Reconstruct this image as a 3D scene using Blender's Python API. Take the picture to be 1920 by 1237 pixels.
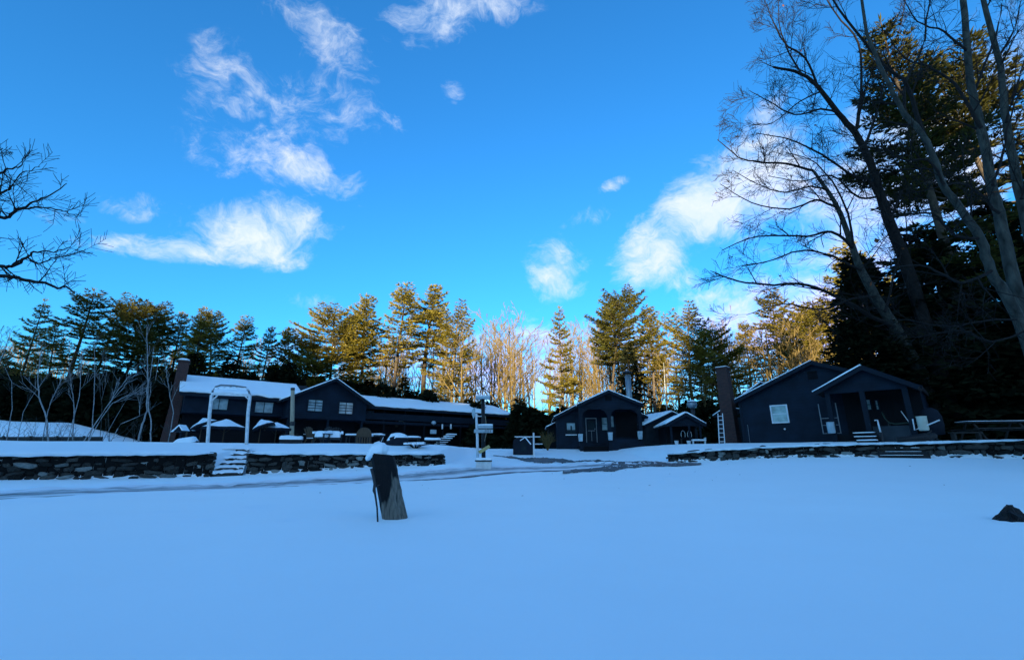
import bpy, math, random
import numpy as np
from mathutils import Vector, Matrix, noise

for o in list(bpy.data.objects):
    bpy.data.objects.remove(o)
scene = bpy.context.scene
C = scene.collection

# ------------------------------------------------------------------ camera
F_PX, CX, CY = 850.0, 960.0, 618.5           # focal length and centre in photo pixels
TH = math.atan(0.275)                        # upward pitch
HC = 0.85                                    # eye height over the snow field
cam = bpy.data.cameras.new('camera')
cam.sensor_width = 36.0
cam.sensor_fit = 'HORIZONTAL'
cam.lens = F_PX / 1920.0 * 36.0
cam.clip_start = 0.05
cam.clip_end = 3000
cam_o = bpy.data.objects.new('camera', cam)
cam_o.location = (0, 0, HC)
cam_o.rotation_euler = (math.pi / 2 + TH, 0, 0)
C.objects.link(cam_o)
scene.camera = cam_o

def ray(px, py):
    dx = (px - CX) / F_PX
    dy = (CY - py) / F_PX
    return Vector((dx, math.cos(TH) - math.sin(TH) * dy, math.sin(TH) + math.cos(TH) * dy))

def P(px, py, Y):
    r = ray(px, py)
    return Vector((r.x / r.y * Y, Y, HC + r.z / r.y * Y))

# ------------------------------------------------------------------ world and sun
SUN_EL, SUN_AZ = math.radians(6.0), math.radians(195.0)      # low sun behind the camera (azimuth from +Y towards +X)
SKY_STRENGTH = 0.15
scene.view_settings.view_transform = 'Standard'
scene.view_settings.look = 'None'
scene.view_settings.exposure = 1.90
scene.view_settings.gamma = 1.0
scene.view_settings.use_curve_mapping = False
scene.cycles.max_bounces = 6
scene.cycles.diffuse_bounces = 3
scene.cycles.transparent_max_bounces = 4

world = bpy.data.worlds.new('World')
scene.world = world
world.use_nodes = True
W = world.node_tree
wl = W.links.new
bg = W.nodes['Background']
bg.inputs[1].default_value = SKY_STRENGTH
sky = W.nodes.new('ShaderNodeTexSky')
sky.sky_type = 'NISHITA'
sky.sun_disc = False
sky.sun_elevation = SUN_EL
sky.sun_rotation = SUN_AZ
sky.ozone_density = 5.0
sky.dust_density = 0.4
sky.air_density = 1.0

def wnode(t, **kw):
    n = W.nodes.new(t)
    for k, v in kw.items():
        setattr(n, k, v)
    return n
def wmath(op, a, b=None, clamp=False):
    n = wnode('ShaderNodeMath', operation=op, use_clamp=clamp)
    for i, x in enumerate((a, b)):
        if x is None: continue
        if isinstance(x, (int, float)): n.inputs[i].default_value = x
        else: wl(x, n.inputs[i])
    return n.outputs[0]
def wvec(op, a, b):
    n = wnode('ShaderNodeVectorMath', operation=op)
    for i, x in enumerate((a, b)):
        if hasattr(x, 'is_linked'): wl(x, n.inputs[i])
        else: n.inputs[i].default_value = x
    return n.outputs['Value'] if op == 'DOT_PRODUCT' else n.outputs[0]

tint = wnode('ShaderNodeMixRGB', blend_type='MULTIPLY')
tint.inputs[0].default_value = 1.0
wl(sky.outputs[0], tint.inputs[1])
tint.inputs[2].default_value = (0.49, 0.96, 1.0, 1)
tc = wnode('ShaderNodeTexCoord')
D = tc.outputs['Generated']
# clouds: soft patches round given directions, broken up by noise
CLOUDS = [  # px, py, rx, ry, turn, weight
    (480, 440, 130, 62, 0, 1.15), (545, 420, 90, 60, 0, 1.05), (500, 470, 70, 40, 0, 1.2), (340, 470, 150, 26, 0, 1.15), (250, 470, 70, 14, 0, .7),
    (430, 120, 60, 60, 0, .5), (480, 200, 130, 80, 0, .62), (620, 215, 150, 80, 0, .55), (450, 265, 130, 70, 0, .55),
    (570, 320, 130, 55, 10, .72), (390, 308, 55, 28, 0, .7), (480, 300, 120, 40, 0, .6),
    (620, 45, 130, 85, 30, .62), (560, 20, 80, 60, 0, .5), (830, 25, 140, 75, -12, .85), (900, 5, 110, 35, 0, .8),
    (848, 174, 26, 22, 0, .72), (1045, 505, 64, 60, 40, 1.15), (1035, 480, 30, 28, 0, .8),
    (1235, 465, 110, 60, -38, 1.3), (1330, 385, 150, 80, -35, 1.5), (1420, 345, 140, 90, -20, 1.35), (1440, 215, 70, 40, -20, .6),
    (1110, 405, 60, 22, -15, .55), (1145, 350, 34, 14, -20, .52), (1200, 410, 40, 18, -30, .55),
    (600, 567, 60, 22, 0, .62), (245, 385, 80, 32, 0, .6), (120, 410, 60, 16, 0, .45), (560, 620, 50, 22, 0, .5),
    (1620, 380, 180, 190, 0, 1.05), (1800, 300, 170, 220, 0, .95), (1600, 480, 220, 130, 0, .9), (1900, 120, 90, 120, 0, .75),
    (970, 690, 280, 95, 0, 1.0), (1500, 610, 330, 110, 0, 1.1), (1250, 690, 280, 95, 0, 1.0), (640, 700, 300, 70, 0, .5), (1290, 520, 60, 40, 0, .5),
]
mask = None
for px, py, rx, ry, turn, wgt in CLOUDS:
    c = ray(px, py).normalized()
    t = math.radians(turn)
    u = ray(px + rx * math.cos(t), py + rx * math.sin(t)).normalized() - c
    v = ray(px - ry * math.sin(t), py + ry * math.cos(t)).normalized() - c
    d = wvec('SUBTRACT', D, tuple(c))
    a = wvec('DOT_PRODUCT', d, tuple(u / u.length_squared))
    b = wvec('DOT_PRODUCT', d, tuple(v / v.length_squared))
    q = wmath('ADD', wmath('MULTIPLY', a, a), wmath('MULTIPLY', b, b))
    front = wmath('GREATER_THAN', wvec('DOT_PRODUCT', D, tuple(c)), 0.3)
    m = wmath('MULTIPLY', wmath('MULTIPLY', wmath('SUBTRACT', 1.0, wmath('MULTIPLY', q, 0.62), True), wgt), front)
    mask = m if mask is None else wmath('MAXIMUM', mask, m)
# scattered clouds over the rest of the sky (away from the part in view)
low = wnode('ShaderNodeTexNoise')
low.inputs['Scale'].default_value = 3.0
low.inputs['Detail'].default_value = 2
wl(D, low.inputs['Vector'])
fwd = wvec('DOT_PRODUCT', D, (0, 0.85, 0.53))
away = wmath('MULTIPLY', wmath('SUBTRACT', 0.45, fwd), 3.0, True)
gen = wmath('MULTIPLY', wmath('MULTIPLY', wmath('SUBTRACT', low.outputs['Fac'], 0.42), 7.0, True), away)
gen = wmath('MULTIPLY', gen, 0.85)
mask = wmath('MAXIMUM', mask, gen)
warp = wnode('ShaderNodeTexNoise')
warp.inputs['Scale'].default_value = 7.0
warp.inputs['Detail'].default_value = 4
wl(D, warp.inputs['Vector'])
wo = wnode('ShaderNodeVectorMath', operation='SCALE')
wl(wvec('SUBTRACT', warp.outputs['Color'], (.5, .5, .5)), wo.inputs[0])
wo.inputs['Scale'].default_value = 0.16
Dw = wvec('ADD', D, wo.outputs[0])
fb = wnode('ShaderNodeTexNoise')
fb.inputs['Scale'].default_value = 9.5
fb.inputs['Detail'].default_value = 13
fb.inputs['Roughness'].default_value = 0.68
st = wnode('ShaderNodeMapping')
st.inputs['Scale'].default_value = (.8, 1.0, 1.35)
st.inputs['Rotation'].default_value = (0, .45, 0)
wl(Dw, st.inputs['Vector'])
wl(st.outputs[0], fb.inputs['Vector'])
den = wmath('ADD', wmath('MULTIPLY', mask, 1.45), wmath('MULTIPLY', wmath('SUBTRACT', fb.outputs['Fac'], 0.52), 4.2))
den = wmath('SUBTRACT', den, 0.38)
gate = wmath('MULTIPLY', mask, 4.0, True)
den = wmath('MULTIPLY', den, gate)
ss = wnode('ShaderNodeMapRange', interpolation_type='SMOOTHSTEP')
wl(den, ss.inputs['Value'])
ss.inputs['From Min'].default_value = 0.0
ss.inputs['From Max'].default_value = 1.7
ss.inputs['To Max'].default_value = 0.97
cloud = wnode('ShaderNodeMixRGB')
wl(ss.outputs[0], cloud.inputs[0])
wl(tint.outputs[0], cloud.inputs[1])
shade = wnode('ShaderNodeMixRGB')
wl(wmath('MULTIPLY', wmath('SUBTRACT', fb.outputs['Fac'], 0.35), 3.0, True), shade.inputs[0])
shade.inputs[1].default_value = (1.15, 1.55, 2.1, 1)
shade.inputs[2].default_value = (1.75, 1.85, 2.0, 1)
lit = wnode('ShaderNodeMixRGB', blend_type='LIGHTEN')
lit.inputs[0].default_value = 1.0
# clouds brighten towards the sun; those out of view boosted to lift snow and roofs
glow = wmath('ADD', wmath('MULTIPLY', wmath('MAXIMUM', wvec('DOT_PRODUCT', D, (math.sin(SUN_AZ), math.cos(SUN_AZ), .1)), 0.0), 1.25), 1.0)
gs = wnode('ShaderNodeVectorMath', operation='SCALE')
wl(shade.outputs[0], gs.inputs[0])
wl(glow, gs.inputs['Scale'])
wl(gs.outputs[0], lit.inputs[1])
wl(tint.outputs[0], lit.inputs[2])
wl(lit.outputs[0], cloud.inputs[2])
wl(cloud.outputs[0], bg.inputs[0])

sun = bpy.data.lights.new('sun', 'SUN')
sun.energy = 5.0
sun.angle = math.radians(0.5)
sun.color = (1.0, 0.83, 0.50)
sun_o = bpy.data.objects.new('sun', sun)
SD = Vector((math.sin(SUN_AZ) * math.cos(SUN_EL), math.cos(SUN_AZ) * math.cos(SUN_EL), math.sin(SUN_EL)))
sun_o.rotation_euler = SD.to_track_quat('Z', 'Y').to_euler()
sun_o.location = (0, -30, 60)
C.objects.link(sun_o)

# ------------------------------------------------------------------ materials
def material(name, col, rough=0.7, spec=0.3, var=0.0, nscale=4.0, bump=0.0, bscale=20.0, objvar=0.0, metal=0.0, stretch=None, detail=5):
    m = bpy.data.materials.new(name)
    m.use_nodes = True
    n = m.node_tree.nodes
    L = m.node_tree.links.new
    b = n['Principled BSDF']
    b.inputs['Roughness'].default_value = rough
    b.inputs['Specular IOR Level'].default_value = spec
    b.inputs['Metallic'].default_value = metal
    b.inputs['Base Color'].default_value = (*col, 1)
    tcn = n.new('ShaderNodeTexCoord')
    vec = tcn.outputs['Object']
    if stretch:
        mp = n.new('ShaderNodeMapping')
        mp.inputs['Scale'].default_value = stretch
        L(vec, mp.inputs['Vector'])
        vec = mp.outputs[0]
    out = None
    if var or objvar:
        hs = n.new('ShaderNodeHueSaturation')
        hs.inputs['Color'].default_value = (*col, 1)
        val = None
        if var:
            nz = n.new('ShaderNodeTexNoise')
            nz.inputs['Scale'].default_value = nscale
            nz.inputs['Detail'].default_value = detail
            L(vec, nz.inputs['Vector'])
            mr = n.new('ShaderNodeMapRange')
            mr.inputs['From Min'].default_value = .25
            mr.inputs['From Max'].default_value = .75
            mr.inputs['To Min'].default_value = 1 - var
            mr.inputs['To Max'].default_value = 1 + var
            L(nz.outputs['Fac'], mr.inputs['Value'])
            val = mr.outputs[0]
        if objvar:
            oi = n.new('ShaderNodeObjectInfo')
            mo = n.new('ShaderNodeMapRange')
            mo.inputs['To Min'].default_value = 1 - objvar
            mo.inputs['To Max'].default_value = 1 + objvar
            L(oi.outputs['Random'], mo.inputs['Value'])
            if val is None: val = mo.outputs[0]
            else:
                mm = n.new('ShaderNodeMath'); mm.operation = 'MULTIPLY'
                L(val, mm.inputs[0]); L(mo.outputs[0], mm.inputs[1])
                val = mm.outputs[0]
        L(val, hs.inputs['Value'])
        L(hs.outputs[0], b.inputs['Base Color'])
    if bump:
        bz = n.new('ShaderNodeTexNoise')
        bz.inputs['Scale'].default_value = bscale
        bz.inputs['Detail'].default_value = 6
        L(vec, bz.inputs['Vector'])
        bm = n.new('ShaderNodeBump')
        bm.inputs['Strength'].default_value = bump
        bm.inputs['Distance'].default_value = 0.03
        L(bz.outputs['Fac'], bm.inputs['Height'])
        L(bm.outputs[0], b.inputs['Normal'])
    return m

def siding(name, col, step=0.16, vertical=False, rough=0.65):
    m = material(name, col, rough, .15, var=.45, nscale=1.3)
    n = m.node_tree.nodes; L = m.node_tree.links.new
    tcn = [x for x in n if x.type == 'TEX_COORD'][0]
    sp = n.new('ShaderNodeSeparateXYZ'); L(tcn.outputs['Object'], sp.inputs[0])
    mu = n.new('ShaderNodeMath'); mu.operation = 'DIVIDE'
    L(sp.outputs[0 if vertical else 2], mu.inputs[0]); mu.inputs[1].default_value = step
    fr = n.new('ShaderNodeMath'); fr.operation = 'FRACT'; L(mu.outputs[0], fr.inputs[0])
    bm = n.new('ShaderNodeBump'); bm.inputs['Strength'].default_value = .6; bm.inputs['Distance'].default_value = .03
    bm.invert = True
    L(fr.outputs[0], bm.inputs['Height'])
    L(bm.outputs[0], n['Principled BSDF'].inputs['Normal'])
    return m

def leafy(name, col, col2, trans=0.25, objvar=.25):
    m = bpy.data.materials.new(name); m.use_nodes = True
    n = m.node_tree.nodes; L = m.node_tree.links.new
    n.remove(n['Principled BSDF'])
    out = n['Material Output']
    tcn = n.new('ShaderNodeTexCoord')
    nz = n.new('ShaderNodeTexNoise'); nz.inputs['Scale'].default_value = .8; nz.inputs['Detail'].default_value = 3
    L(tcn.outputs['Object'], nz.inputs['Vector'])
    mx = n.new('ShaderNodeMixRGB'); mx.inputs[1].default_value = (*col, 1); mx.inputs[2].default_value = (*col2, 1)
    mr = n.new('ShaderNodeMapRange'); mr.inputs['From Min'].default_value = .35; mr.inputs['From Max'].default_value = .65
    L(nz.outputs['Fac'], mr.inputs['Value']); L(mr.outputs[0], mx.inputs[0])
    oi = n.new('ShaderNodeObjectInfo')
    mo = n.new('ShaderNodeMapRange'); mo.inputs['To Min'].default_value = 1 - objvar; mo.inputs['To Max'].default_value = 1 + objvar
    L(oi.outputs['Random'], mo.inputs['Value'])
    hs = n.new('ShaderNodeHueSaturation'); L(mx.outputs[0], hs.inputs['Color']); L(mo.outputs[0], hs.inputs['Value'])
    df = n.new('ShaderNodeBsdfDiffuse'); tr = n.new('ShaderNodeBsdfTranslucent')
    L(hs.outputs[0], df.inputs[0]); L(hs.outputs[0], tr.inputs[0])
    ms = n.new('ShaderNodeMixShader'); ms.inputs[0].default_value = trans
    L(df.outputs[0], ms.inputs[1]); L(tr.outputs[0], ms.inputs[2]); L(ms.outputs[0], out.inputs[0])
    return m

def brickmat(name, c1, c2, mort):
    m = material(name, c1, .9, .2)
    n = m.node_tree.nodes; L = m.node_tree.links.new
    tcn = [x for x in n if x.type == 'TEX_COORD'][0]
    mp = n.new('ShaderNodeMapping'); mp.inputs['Rotation'].default_value = (math.pi / 2, 0, 0)
    L(tcn.outputs['Object'], mp.inputs['Vector'])
    bt = n.new('ShaderNodeTexBrick')
    bt.inputs['Color1'].default_value = (*c1, 1); bt.inputs['Color2'].default_value = (*c2, 1); bt.inputs['Mortar'].default_value = (*mort, 1)
    bt.inputs['Scale'].default_value = 1.0; bt.inputs['Brick Width'].default_value = .21; bt.inputs['Row Height'].default_value = .075
    bt.inputs['Mortar Size'].default_value = .008
    L(mp.outputs[0], bt.inputs['Vector']); L(bt.outputs['Color'], n['Principled BSDF'].inputs['Base Color'])
    bm = n.new('ShaderNodeBump'); bm.inputs['Strength'].default_value = .5; bm.inputs['Distance'].default_value = .02; bm.invert = True
    L(bt.outputs['Fac'], bm.inputs['Height']); L(bm.outputs[0], n['Principled BSDF'].inputs['Normal'])
    return m

M = {}
M['snow'] = material('snow', (.83, .925, .96), .6, .25, var=.03, nscale=1.2, bump=.25, bscale=14)
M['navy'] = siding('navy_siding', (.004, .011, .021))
M['navy_v'] = siding('shaded_boards', (.002, .003, .005), .25, True)  # near-black boards: shade under overhangs and in porches is put into the colour
M['navy_trim'] = material('navy_trim', (.0055, .011, .019), .65, .15, var=.2)
M['teal'] = siding('grey_blue_siding', (.022, .03, .036), .18)
M['black'] = material('dark_void', (.006, .007, .009), .9, .1, var=.3)
M['shingle'] = material('dark_shingle', (.02, .02, .022), .9, .2, var=.3, nscale=20)
M['white'] = material('white_paint', (.62, .65, .66), .55, .3, var=.12, nscale=6)
M['grey_white'] = material('weathered_white_paint', (.62, .65, .65), .7, .25, var=.22, nscale=5, bump=.3)
M['cream'] = material('cream_paint', (.52, .52, .42), .6, .3, var=.15)
M['trim_grey'] = material('grey_trim', (.16, .18, .19), .6, .3, var=.2)
M['glass'] = material('reflecting_window_glass', (.28, .36, .37), .08, .6, var=.55, nscale=2.2)  # pale base colour stands in for reflected sky and for curtains behind
M['glass_dark'] = material('dark_window_glass', (.02, .03, .035), .06, .6, var=.3)
M['brick'] = brickmat('red_brick', (.085, .034, .03), (.06, .027, .025), (.07, .065, .06))
M['brick_dark'] = brickmat('brown_brick', (.075, .036, .032), (.05, .027, .025), (.045, .04, .038))
M['wood'] = material('weathered_wood', (.10, .092, .078), .8, .2, var=.5, nscale=3, bump=.8, bscale=6, stretch=(14, 14, 1.2))
M['wood_old'] = material('old_table_wood', (.028, .026, .023), .8, .2, var=.4, nscale=3, stretch=(1.2, 10, 10))
M['wood_dark'] = material('dark_wet_wood', (.008, .008, .009), .55, .35, var=.5, nscale=3, bump=1.0, bscale=5, stretch=(12, 12, 1.2))
M['tan_wood'] = material('tan_wood', (.36, .31, .22), .75, .2, var=.25, nscale=4, stretch=(8, 8, 1))
M['brown'] = material('brown_wood', (.075, .05, .032), .75, .2, var=.35, nscale=6, stretch=(6, 6, 1))
M['stone'] = material('field_stone', (.038, .038, .034), .9, .2, var=.5, nscale=6, bump=.9, bscale=9, objvar=.85)
M['stone_pale'] = material('pale_stone', (.21, .23, .215), .85, .3, var=.3, nscale=6, bump=.6, bscale=9, objvar=.4)
M['gap'] = material('wall_core', (.009, .009, .009), .95, .1)
M['asphalt'] = material('wet_asphalt', (.065, .062, .06), .5, .4, var=.35, nscale=3, bump=.4, bscale=30)
M['metal'] = material('grey_metal', (.22, .27, .30), .45, .5, metal=.5, var=.15)
M['metal_dark'] = material('dark_metal', (.02, .02, .022), .5, .4, var=.2)
M['canvas'] = material('dark_canvas', (.014, .018, .026), .9, .1, var=.2)
M['yellow'] = material('yellow_paint', (.42, .34, .14), .6, .3, var=.12)
M['sign'] = material('pale_blue_sign', (.33, .42, .45), .6, .3, var=.25, nscale=5)
M['green'] = material('dark_green_paint', (.012, .03, .016), .5, .4, var=.2)
M['bark'] = material('grey_bark', (.055, .058, .052), .9, .15, var=.5, nscale=5, bump=.9, bscale=12, stretch=(3, 3, .8))
M['bark_dark'] = material('dark_bark', (.014, .012, .011), .9, .15, var=.4, nscale=5, objvar=.3)
M['bark_pine'] = material('pine_bark', (.065, .05, .038), .9, .15, var=.4, nscale=5, objvar=.3)
M['bark_tan'] = material('tan_bark', (.125, .088, .034), .9, .15, var=.3, nscale=5, objvar=.3)
M['bark_big'] = material('lichen_bark', (.042, .044, .038), .9, .12, var=.65, nscale=2.2, bump=1.0, bscale=10, stretch=(3, 3, 1))
M['birch'] = material('pale_bark', (.26, .27, .27), .85, .2, var=.35, nscale=5, objvar=.4)
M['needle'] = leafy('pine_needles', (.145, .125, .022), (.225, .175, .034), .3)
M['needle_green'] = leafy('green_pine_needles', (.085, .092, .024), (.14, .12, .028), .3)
M['needle_mid'] = leafy('shaded_pine_needles', (.034, .038, .012), (.06, .054, .014), .2)  # darker copy of the pine needles, shade of the tall right pines painted in
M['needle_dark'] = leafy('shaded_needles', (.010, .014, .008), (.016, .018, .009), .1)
M['leaf'] = leafy('dry_leaf', (.16, .06, .03), (.2, .08, .04))
M['hill'] = material('wooded_hill', (.022, .024, .018), .95, .1, var=.4, nscale=.2)

# ground: snow, dark needle litter under the far trees
def ground_mat():
    m = material('snow_ground', (.83, .925, .96), .6, .25, var=.02, nscale=.6, bump=.22, bscale=5)
    n = m.node_tree.nodes; L = m.node_tree.links.new
    b = n['Principled BSDF']
    src = b.inputs['Base Color'].links[0].from_socket
    g = n.new('ShaderNodeNewGeometry')
    sp = n.new('ShaderNodeSeparateXYZ'); L(g.outputs['Position'], sp.inputs[0])
    nz = n.new('ShaderNodeTexNoise'); nz.inputs['Scale'].default_value = .25; nz.inputs['Detail'].default_value = 6
    L(g.outputs['Position'], nz.inputs['Vector'])
    a = n.new('ShaderNodeMath'); a.operation = 'MULTIPLY_ADD'; L(nz.outputs['Fac'], a.inputs[0]); a.inputs[1].default_value = 14; L(sp.outputs[1], a.inputs[2])
    mr = n.new('ShaderNodeMapRange'); mr.inputs['From Min'].default_value = 66; mr.inputs['From Max'].default_value = 68
    L(a.outputs[0], mr.inputs['Value'])
    mx = n.new('ShaderNodeMixRGB'); L(mr.outputs[0], mx.inputs[0]); L(src, mx.inputs[1]); mx.inputs[2].default_value = (.03, .024, .016, 1)
    L(mx.outputs[0], b.inputs['Base Color'])
    return m
M['ground'] = ground_mat()
for k in ('ground', 'snow'):
    pb = M[k].node_tree.nodes['Principled BSDF']
    pb.inputs['Sheen Weight'].default_value = .42
    pb.inputs['Sheen Roughness'].default_value = .45

# ------------------------------------------------------------------ helpers
class MB:
    def __init__(s):
        s.v = []; s.f = []
    def add(s, vs, fs):
        k = len(s.v)
        s.v.extend([tuple(x) for x in vs])
        s.f.extend([tuple(i + k for i in f) for f in fs])
        return s
    def box(s, x0, x1, y0, y1, z0, z1):
        return s.add([(x0, y0, z0), (x1, y0, z0), (x1, y1, z0), (x0, y1, z0), (x0, y0, z1), (x1, y0, z1), (x1, y1, z1), (x0, y1, z1)],
                     [(0, 3, 2, 1), (4, 5, 6, 7), (0, 1, 5, 4), (1, 2, 6, 5), (2, 3, 7, 6), (3, 0, 4, 7)])
    def bar(s, a, b, w, h=None, up=(0, 0, 1)):
        a = Vector(a); b = Vector(b); h = h or w
        d = (b - a).normalized(); up = Vector(up)
        if abs(d.dot(up)) > .98: up = Vector((0, 1, 0))
        x = d.cross(up).normalized() * w / 2; y = x.cross(d).normalized() * h / 2
        vs = [p + sx * x + sy * y for p in (a, b) for sx, sy in ((-1, -1), (1, -1), (1, 1), (-1, 1))]
        return s.add(vs, [(0, 1, 2, 3), (7, 6, 5, 4), (0, 4, 5, 1), (1, 5, 6, 2), (2, 6, 7, 3), (3, 7, 4, 0)])
    def tube(s, pts, rads, n=6, cap=True):
        k = len(s.v); m = len(pts)
        for i in range(m):
            p = pts[i]
            d = (pts[min(i + 1, m - 1)] - pts[max(i - 1, 0)])
            d = d.normalized() if d.length > 1e-9 else Vector((0, 0, 1))
            ref = Vector((0, 0, 1)) if abs(d.z) < .9 else Vector((1, 0, 0))
            x = d.cross(ref).normalized(); y = d.cross(x)
            for j in range(n):
                a = 2 * math.pi * j / n
                q = p + (x * math.cos(a) + y * math.sin(a)) * rads[i]
                s.v.append((q.x, q.y, q.z))
        for i in range(m - 1):
            for j in range(n):
                j2 = (j + 1) % n
                s.f.append((k + i * n + j, k + i * n + j2, k + (i + 1) * n + j2, k + (i + 1) * n + j))
        if cap and n > 3:
            s.f.append(tuple(k + j for j in range(n))[::-1])
            s.f.append(tuple(k + (m - 1) * n + j for j in range(n)))
        return s
    def slab(s, p0, p1, p2, p3, t):
        p = [Vector(q) for q in (p0, p1, p2, p3)]
        nrm = (p[1] - p[0]).cross(p[3] - p[0]).normalized()
        if nrm.z < 0: nrm = -nrm
        q = [x - nrm * t for x in p]
        return s.add(p + q, [(0, 1, 2, 3), (7, 6, 5, 4), (0, 4, 5, 1), (1, 5, 6, 2), (2, 6, 7, 3), (3, 7, 4, 0)])
    def snowquad(s, p0, p1, p2, p3, t, nu=20, nv=4, seed=0, edge=.08, gap=.0):
        """snow blanket on the quad p0-p1 (eave) to p3-p2 (ridge) with an uneven eave edge"""
        p = [Vector(q) for q in (p0, p1, p2, p3)]
        nrm = (p[1] - p[0]).cross(p[3] - p[0]).normalized()
        if nrm.z < 0: nrm = -nrm
        top = []; bot = []
        L = (p[1] - p[0]).length
        for j in range(nv + 1):
            for i in range(nu + 1):
                a = i / nu; b = j / nv
                n1 = noise.noise(Vector((a * L * 1.1, b * 2, seed)))
                n2 = noise.noise(Vector((a * L * .5 + 7, b * 2, seed + 3)))
                bb = b
                if j == 0: bb = edge * (n1 + max(0, n2) * 1.5 * (gap > 0) + .3)
                q = (p[0] * (1 - a) + p[1] * a) * (1 - bb) + (p[3] * (1 - a) + p[2] * a) * bb
                e = .8 if j in (0, nv) or i in (0, nu) else 1
                top.append(q + nrm * (t * e * (1 + .35 * n1)))
                bot.append(q + nrm * .004)
        k = (nu + 1) * (nv + 1); W_ = nu + 1
        fs = []
        for j in range(nv):
            for i in range(nu):
                fs.append((j * W_ + i, j * W_ + i + 1, (j + 1) * W_ + i + 1, (j + 1) * W_ + i))
        rim = [i for i in range(nu + 1)] + [j * W_ + nu for j in range(1, nv + 1)] + [nv * W_ + i for i in range(nu - 1, -1, -1)] + [j * W_ for j in range(nv - 1, 0, -1)]
        for a, b in zip(rim, rim[1:] + rim[:1]):
            fs.append((a, a + k, b + k, b))
        return s.add(top + bot, fs)
    def prism(s, poly, y0, y1):
        n = len(poly)
        vs = [(u, y0, z) for u, z in poly] + [(u, y1, z) for u, z in poly]
        return s.add(vs, [tuple(range(n)), tuple(range(2 * n - 1, n - 1, -1))] + [(i, i + n, (i + 1) % n + n, (i + 1) % n) for i in range(n)])
    def lathe(s, prof, n=16, c=(0, 0, 0), jit=0, seed=1):
        rng = random.Random(seed)
        k = len(s.v); m = len(prof)
        for r, z in prof:
            for j in range(n):
                a = 2 * math.pi * j / n
                rr = r * (1 + jit * rng.uniform(-1, 1))
                s.v.append((c[0] + rr * math.cos(a), c[1] + rr * math.sin(a), c[2] + z * (1 + jit * .5 * rng.uniform(-1, 1))))
        for i in range(m - 1):
            for j in range(n):
                s.f.append((k + i * n + j, k + i * n + (j + 1) % n, k + (i + 1) * n + (j + 1) % n, k + (i + 1) * n + j))
        s.f.append(tuple(k + j for j in range(n))[::-1])
        s.f.append(tuple(k + (m - 1) * n + j for j in range(n)))
        return s
    def mesh(s, name, mat, smooth=False):
        me = bpy.data.meshes.new(name)
        me.from_pydata(s.v, [], s.f)
        me.materials.append(mat)
        if smooth:
            me.polygons.foreach_set('use_smooth', [True] * len(me.polygons))
        me.update()
        return me
    def build(s, name, mat, parent=None, smooth=False):
        return obj(name, s.mesh(name, mat, smooth), parent)

def obj(name, me, parent=None):
    o = bpy.data.objects.new(name, me)
    C.objects.link(o)
    if parent is not None: o.parent = parent
    return o
def tag(o, label=None, cat=None, group=None, kind=None):
    if label: o['label'] = label
    if cat: o['category'] = cat
    if group: o['group'] = group
    if kind: o['kind'] = kind
    return o
def thing(name, label, cat, loc=(0, 0, 0), rz=0, group=None):
    o = bpy.data.objects.new(name, None)
    o.empty_display_size = .2
    C.objects.link(o)
    o.location = loc
    o.rotation_euler = (0, 0, rz)
    return tag(o, label, cat, group)
def smooth01(x):
    x = np.clip(x, 0, 1)
    return x * x * (3 - 2 * x)

# ------------------------------------------------------------------ terrain
FX = np.array([-90, -30, -17.7, -12.3, -11.3, -3.2, 0, 5, 7.9, 18, 24, 90])
FY = np.array([-14, 9.5, 16.5, 19.5, 19.95, 22.0, 23.2, 24.6, 24.0, 17.0, 12.8, -16])
WTX = np.array([7.9, 10, 13, 18, 30]); WTZ = np.array([.86, 1.12, 1.26, 1.36, 1.45])
ROAD = [(-16, 3.5), (-9.9, 9.3), (-7.2, 12.2), (-4.5, 15), (0, 18.5), (5, 20.5), (8.5, 21.3)]

_dr = random.Random(12)
DIMPLES = [(_dr.uniform(-9, 7), _dr.uniform(6, 19), _dr.uniform(.10, .22), _dr.uniform(.015, .05)) for _ in range(110)]
def seg_dist(x, y, pts):
    """distance to a polyline, signed: positive on its left side (far side of the road edge)"""
    best = np.full(np.shape(x), 1e9); sg = np.zeros(np.shape(x)); al = np.zeros(np.shape(x)); acc = 0
    for (x0, y0), (x1, y1) in zip(pts, pts[1:]):
        dx, dy = x1 - x0, y1 - y0; L2 = dx * dx + dy * dy; L = math.sqrt(L2)
        t = np.clip(((x - x0) * dx + (y - y0) * dy) / L2, 0, 1)
        qx, qy = x0 + t * dx, y0 + t * dy
        d = np.hypot(x - qx, y - qy)
        s = np.sign(dx * (y - y0) - dy * (x - x0))
        m = d < best
        best = np.where(m, d, best); sg = np.where(m, s, sg); al = np.where(m, acc + t * L, al); acc += L
    return best * sg, al

def vnoise(x, y, sc, seed=0):
    """smooth value noise on arrays"""
    x = np.asarray(x) / sc; y = np.asarray(y) / sc
    xi = np.floor(x).astype(np.int64); yi = np.floor(y).astype(np.int64)
    xf = x - xi; yf = y - yi
    xf = xf * xf * (3 - 2 * xf); yf = yf * yf * (3 - 2 * yf)
    def h(a, b):
        n = (a * 374761393 + b * 668265263 + seed * 1274126177) & 0x7fffffff
        n = ((n ^ (n >> 13)) * 1274126177) & 0x7fffffff
        return ((n ^ (n >> 16)) & 0xffff) / 65535.0
    return (h(xi, yi) * (1 - xf) + h(xi + 1, yi) * xf) * (1 - yf) + (h(xi, yi + 1) * (1 - xf) + h(xi + 1, yi + 1) * xf) * yf - .5

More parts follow.
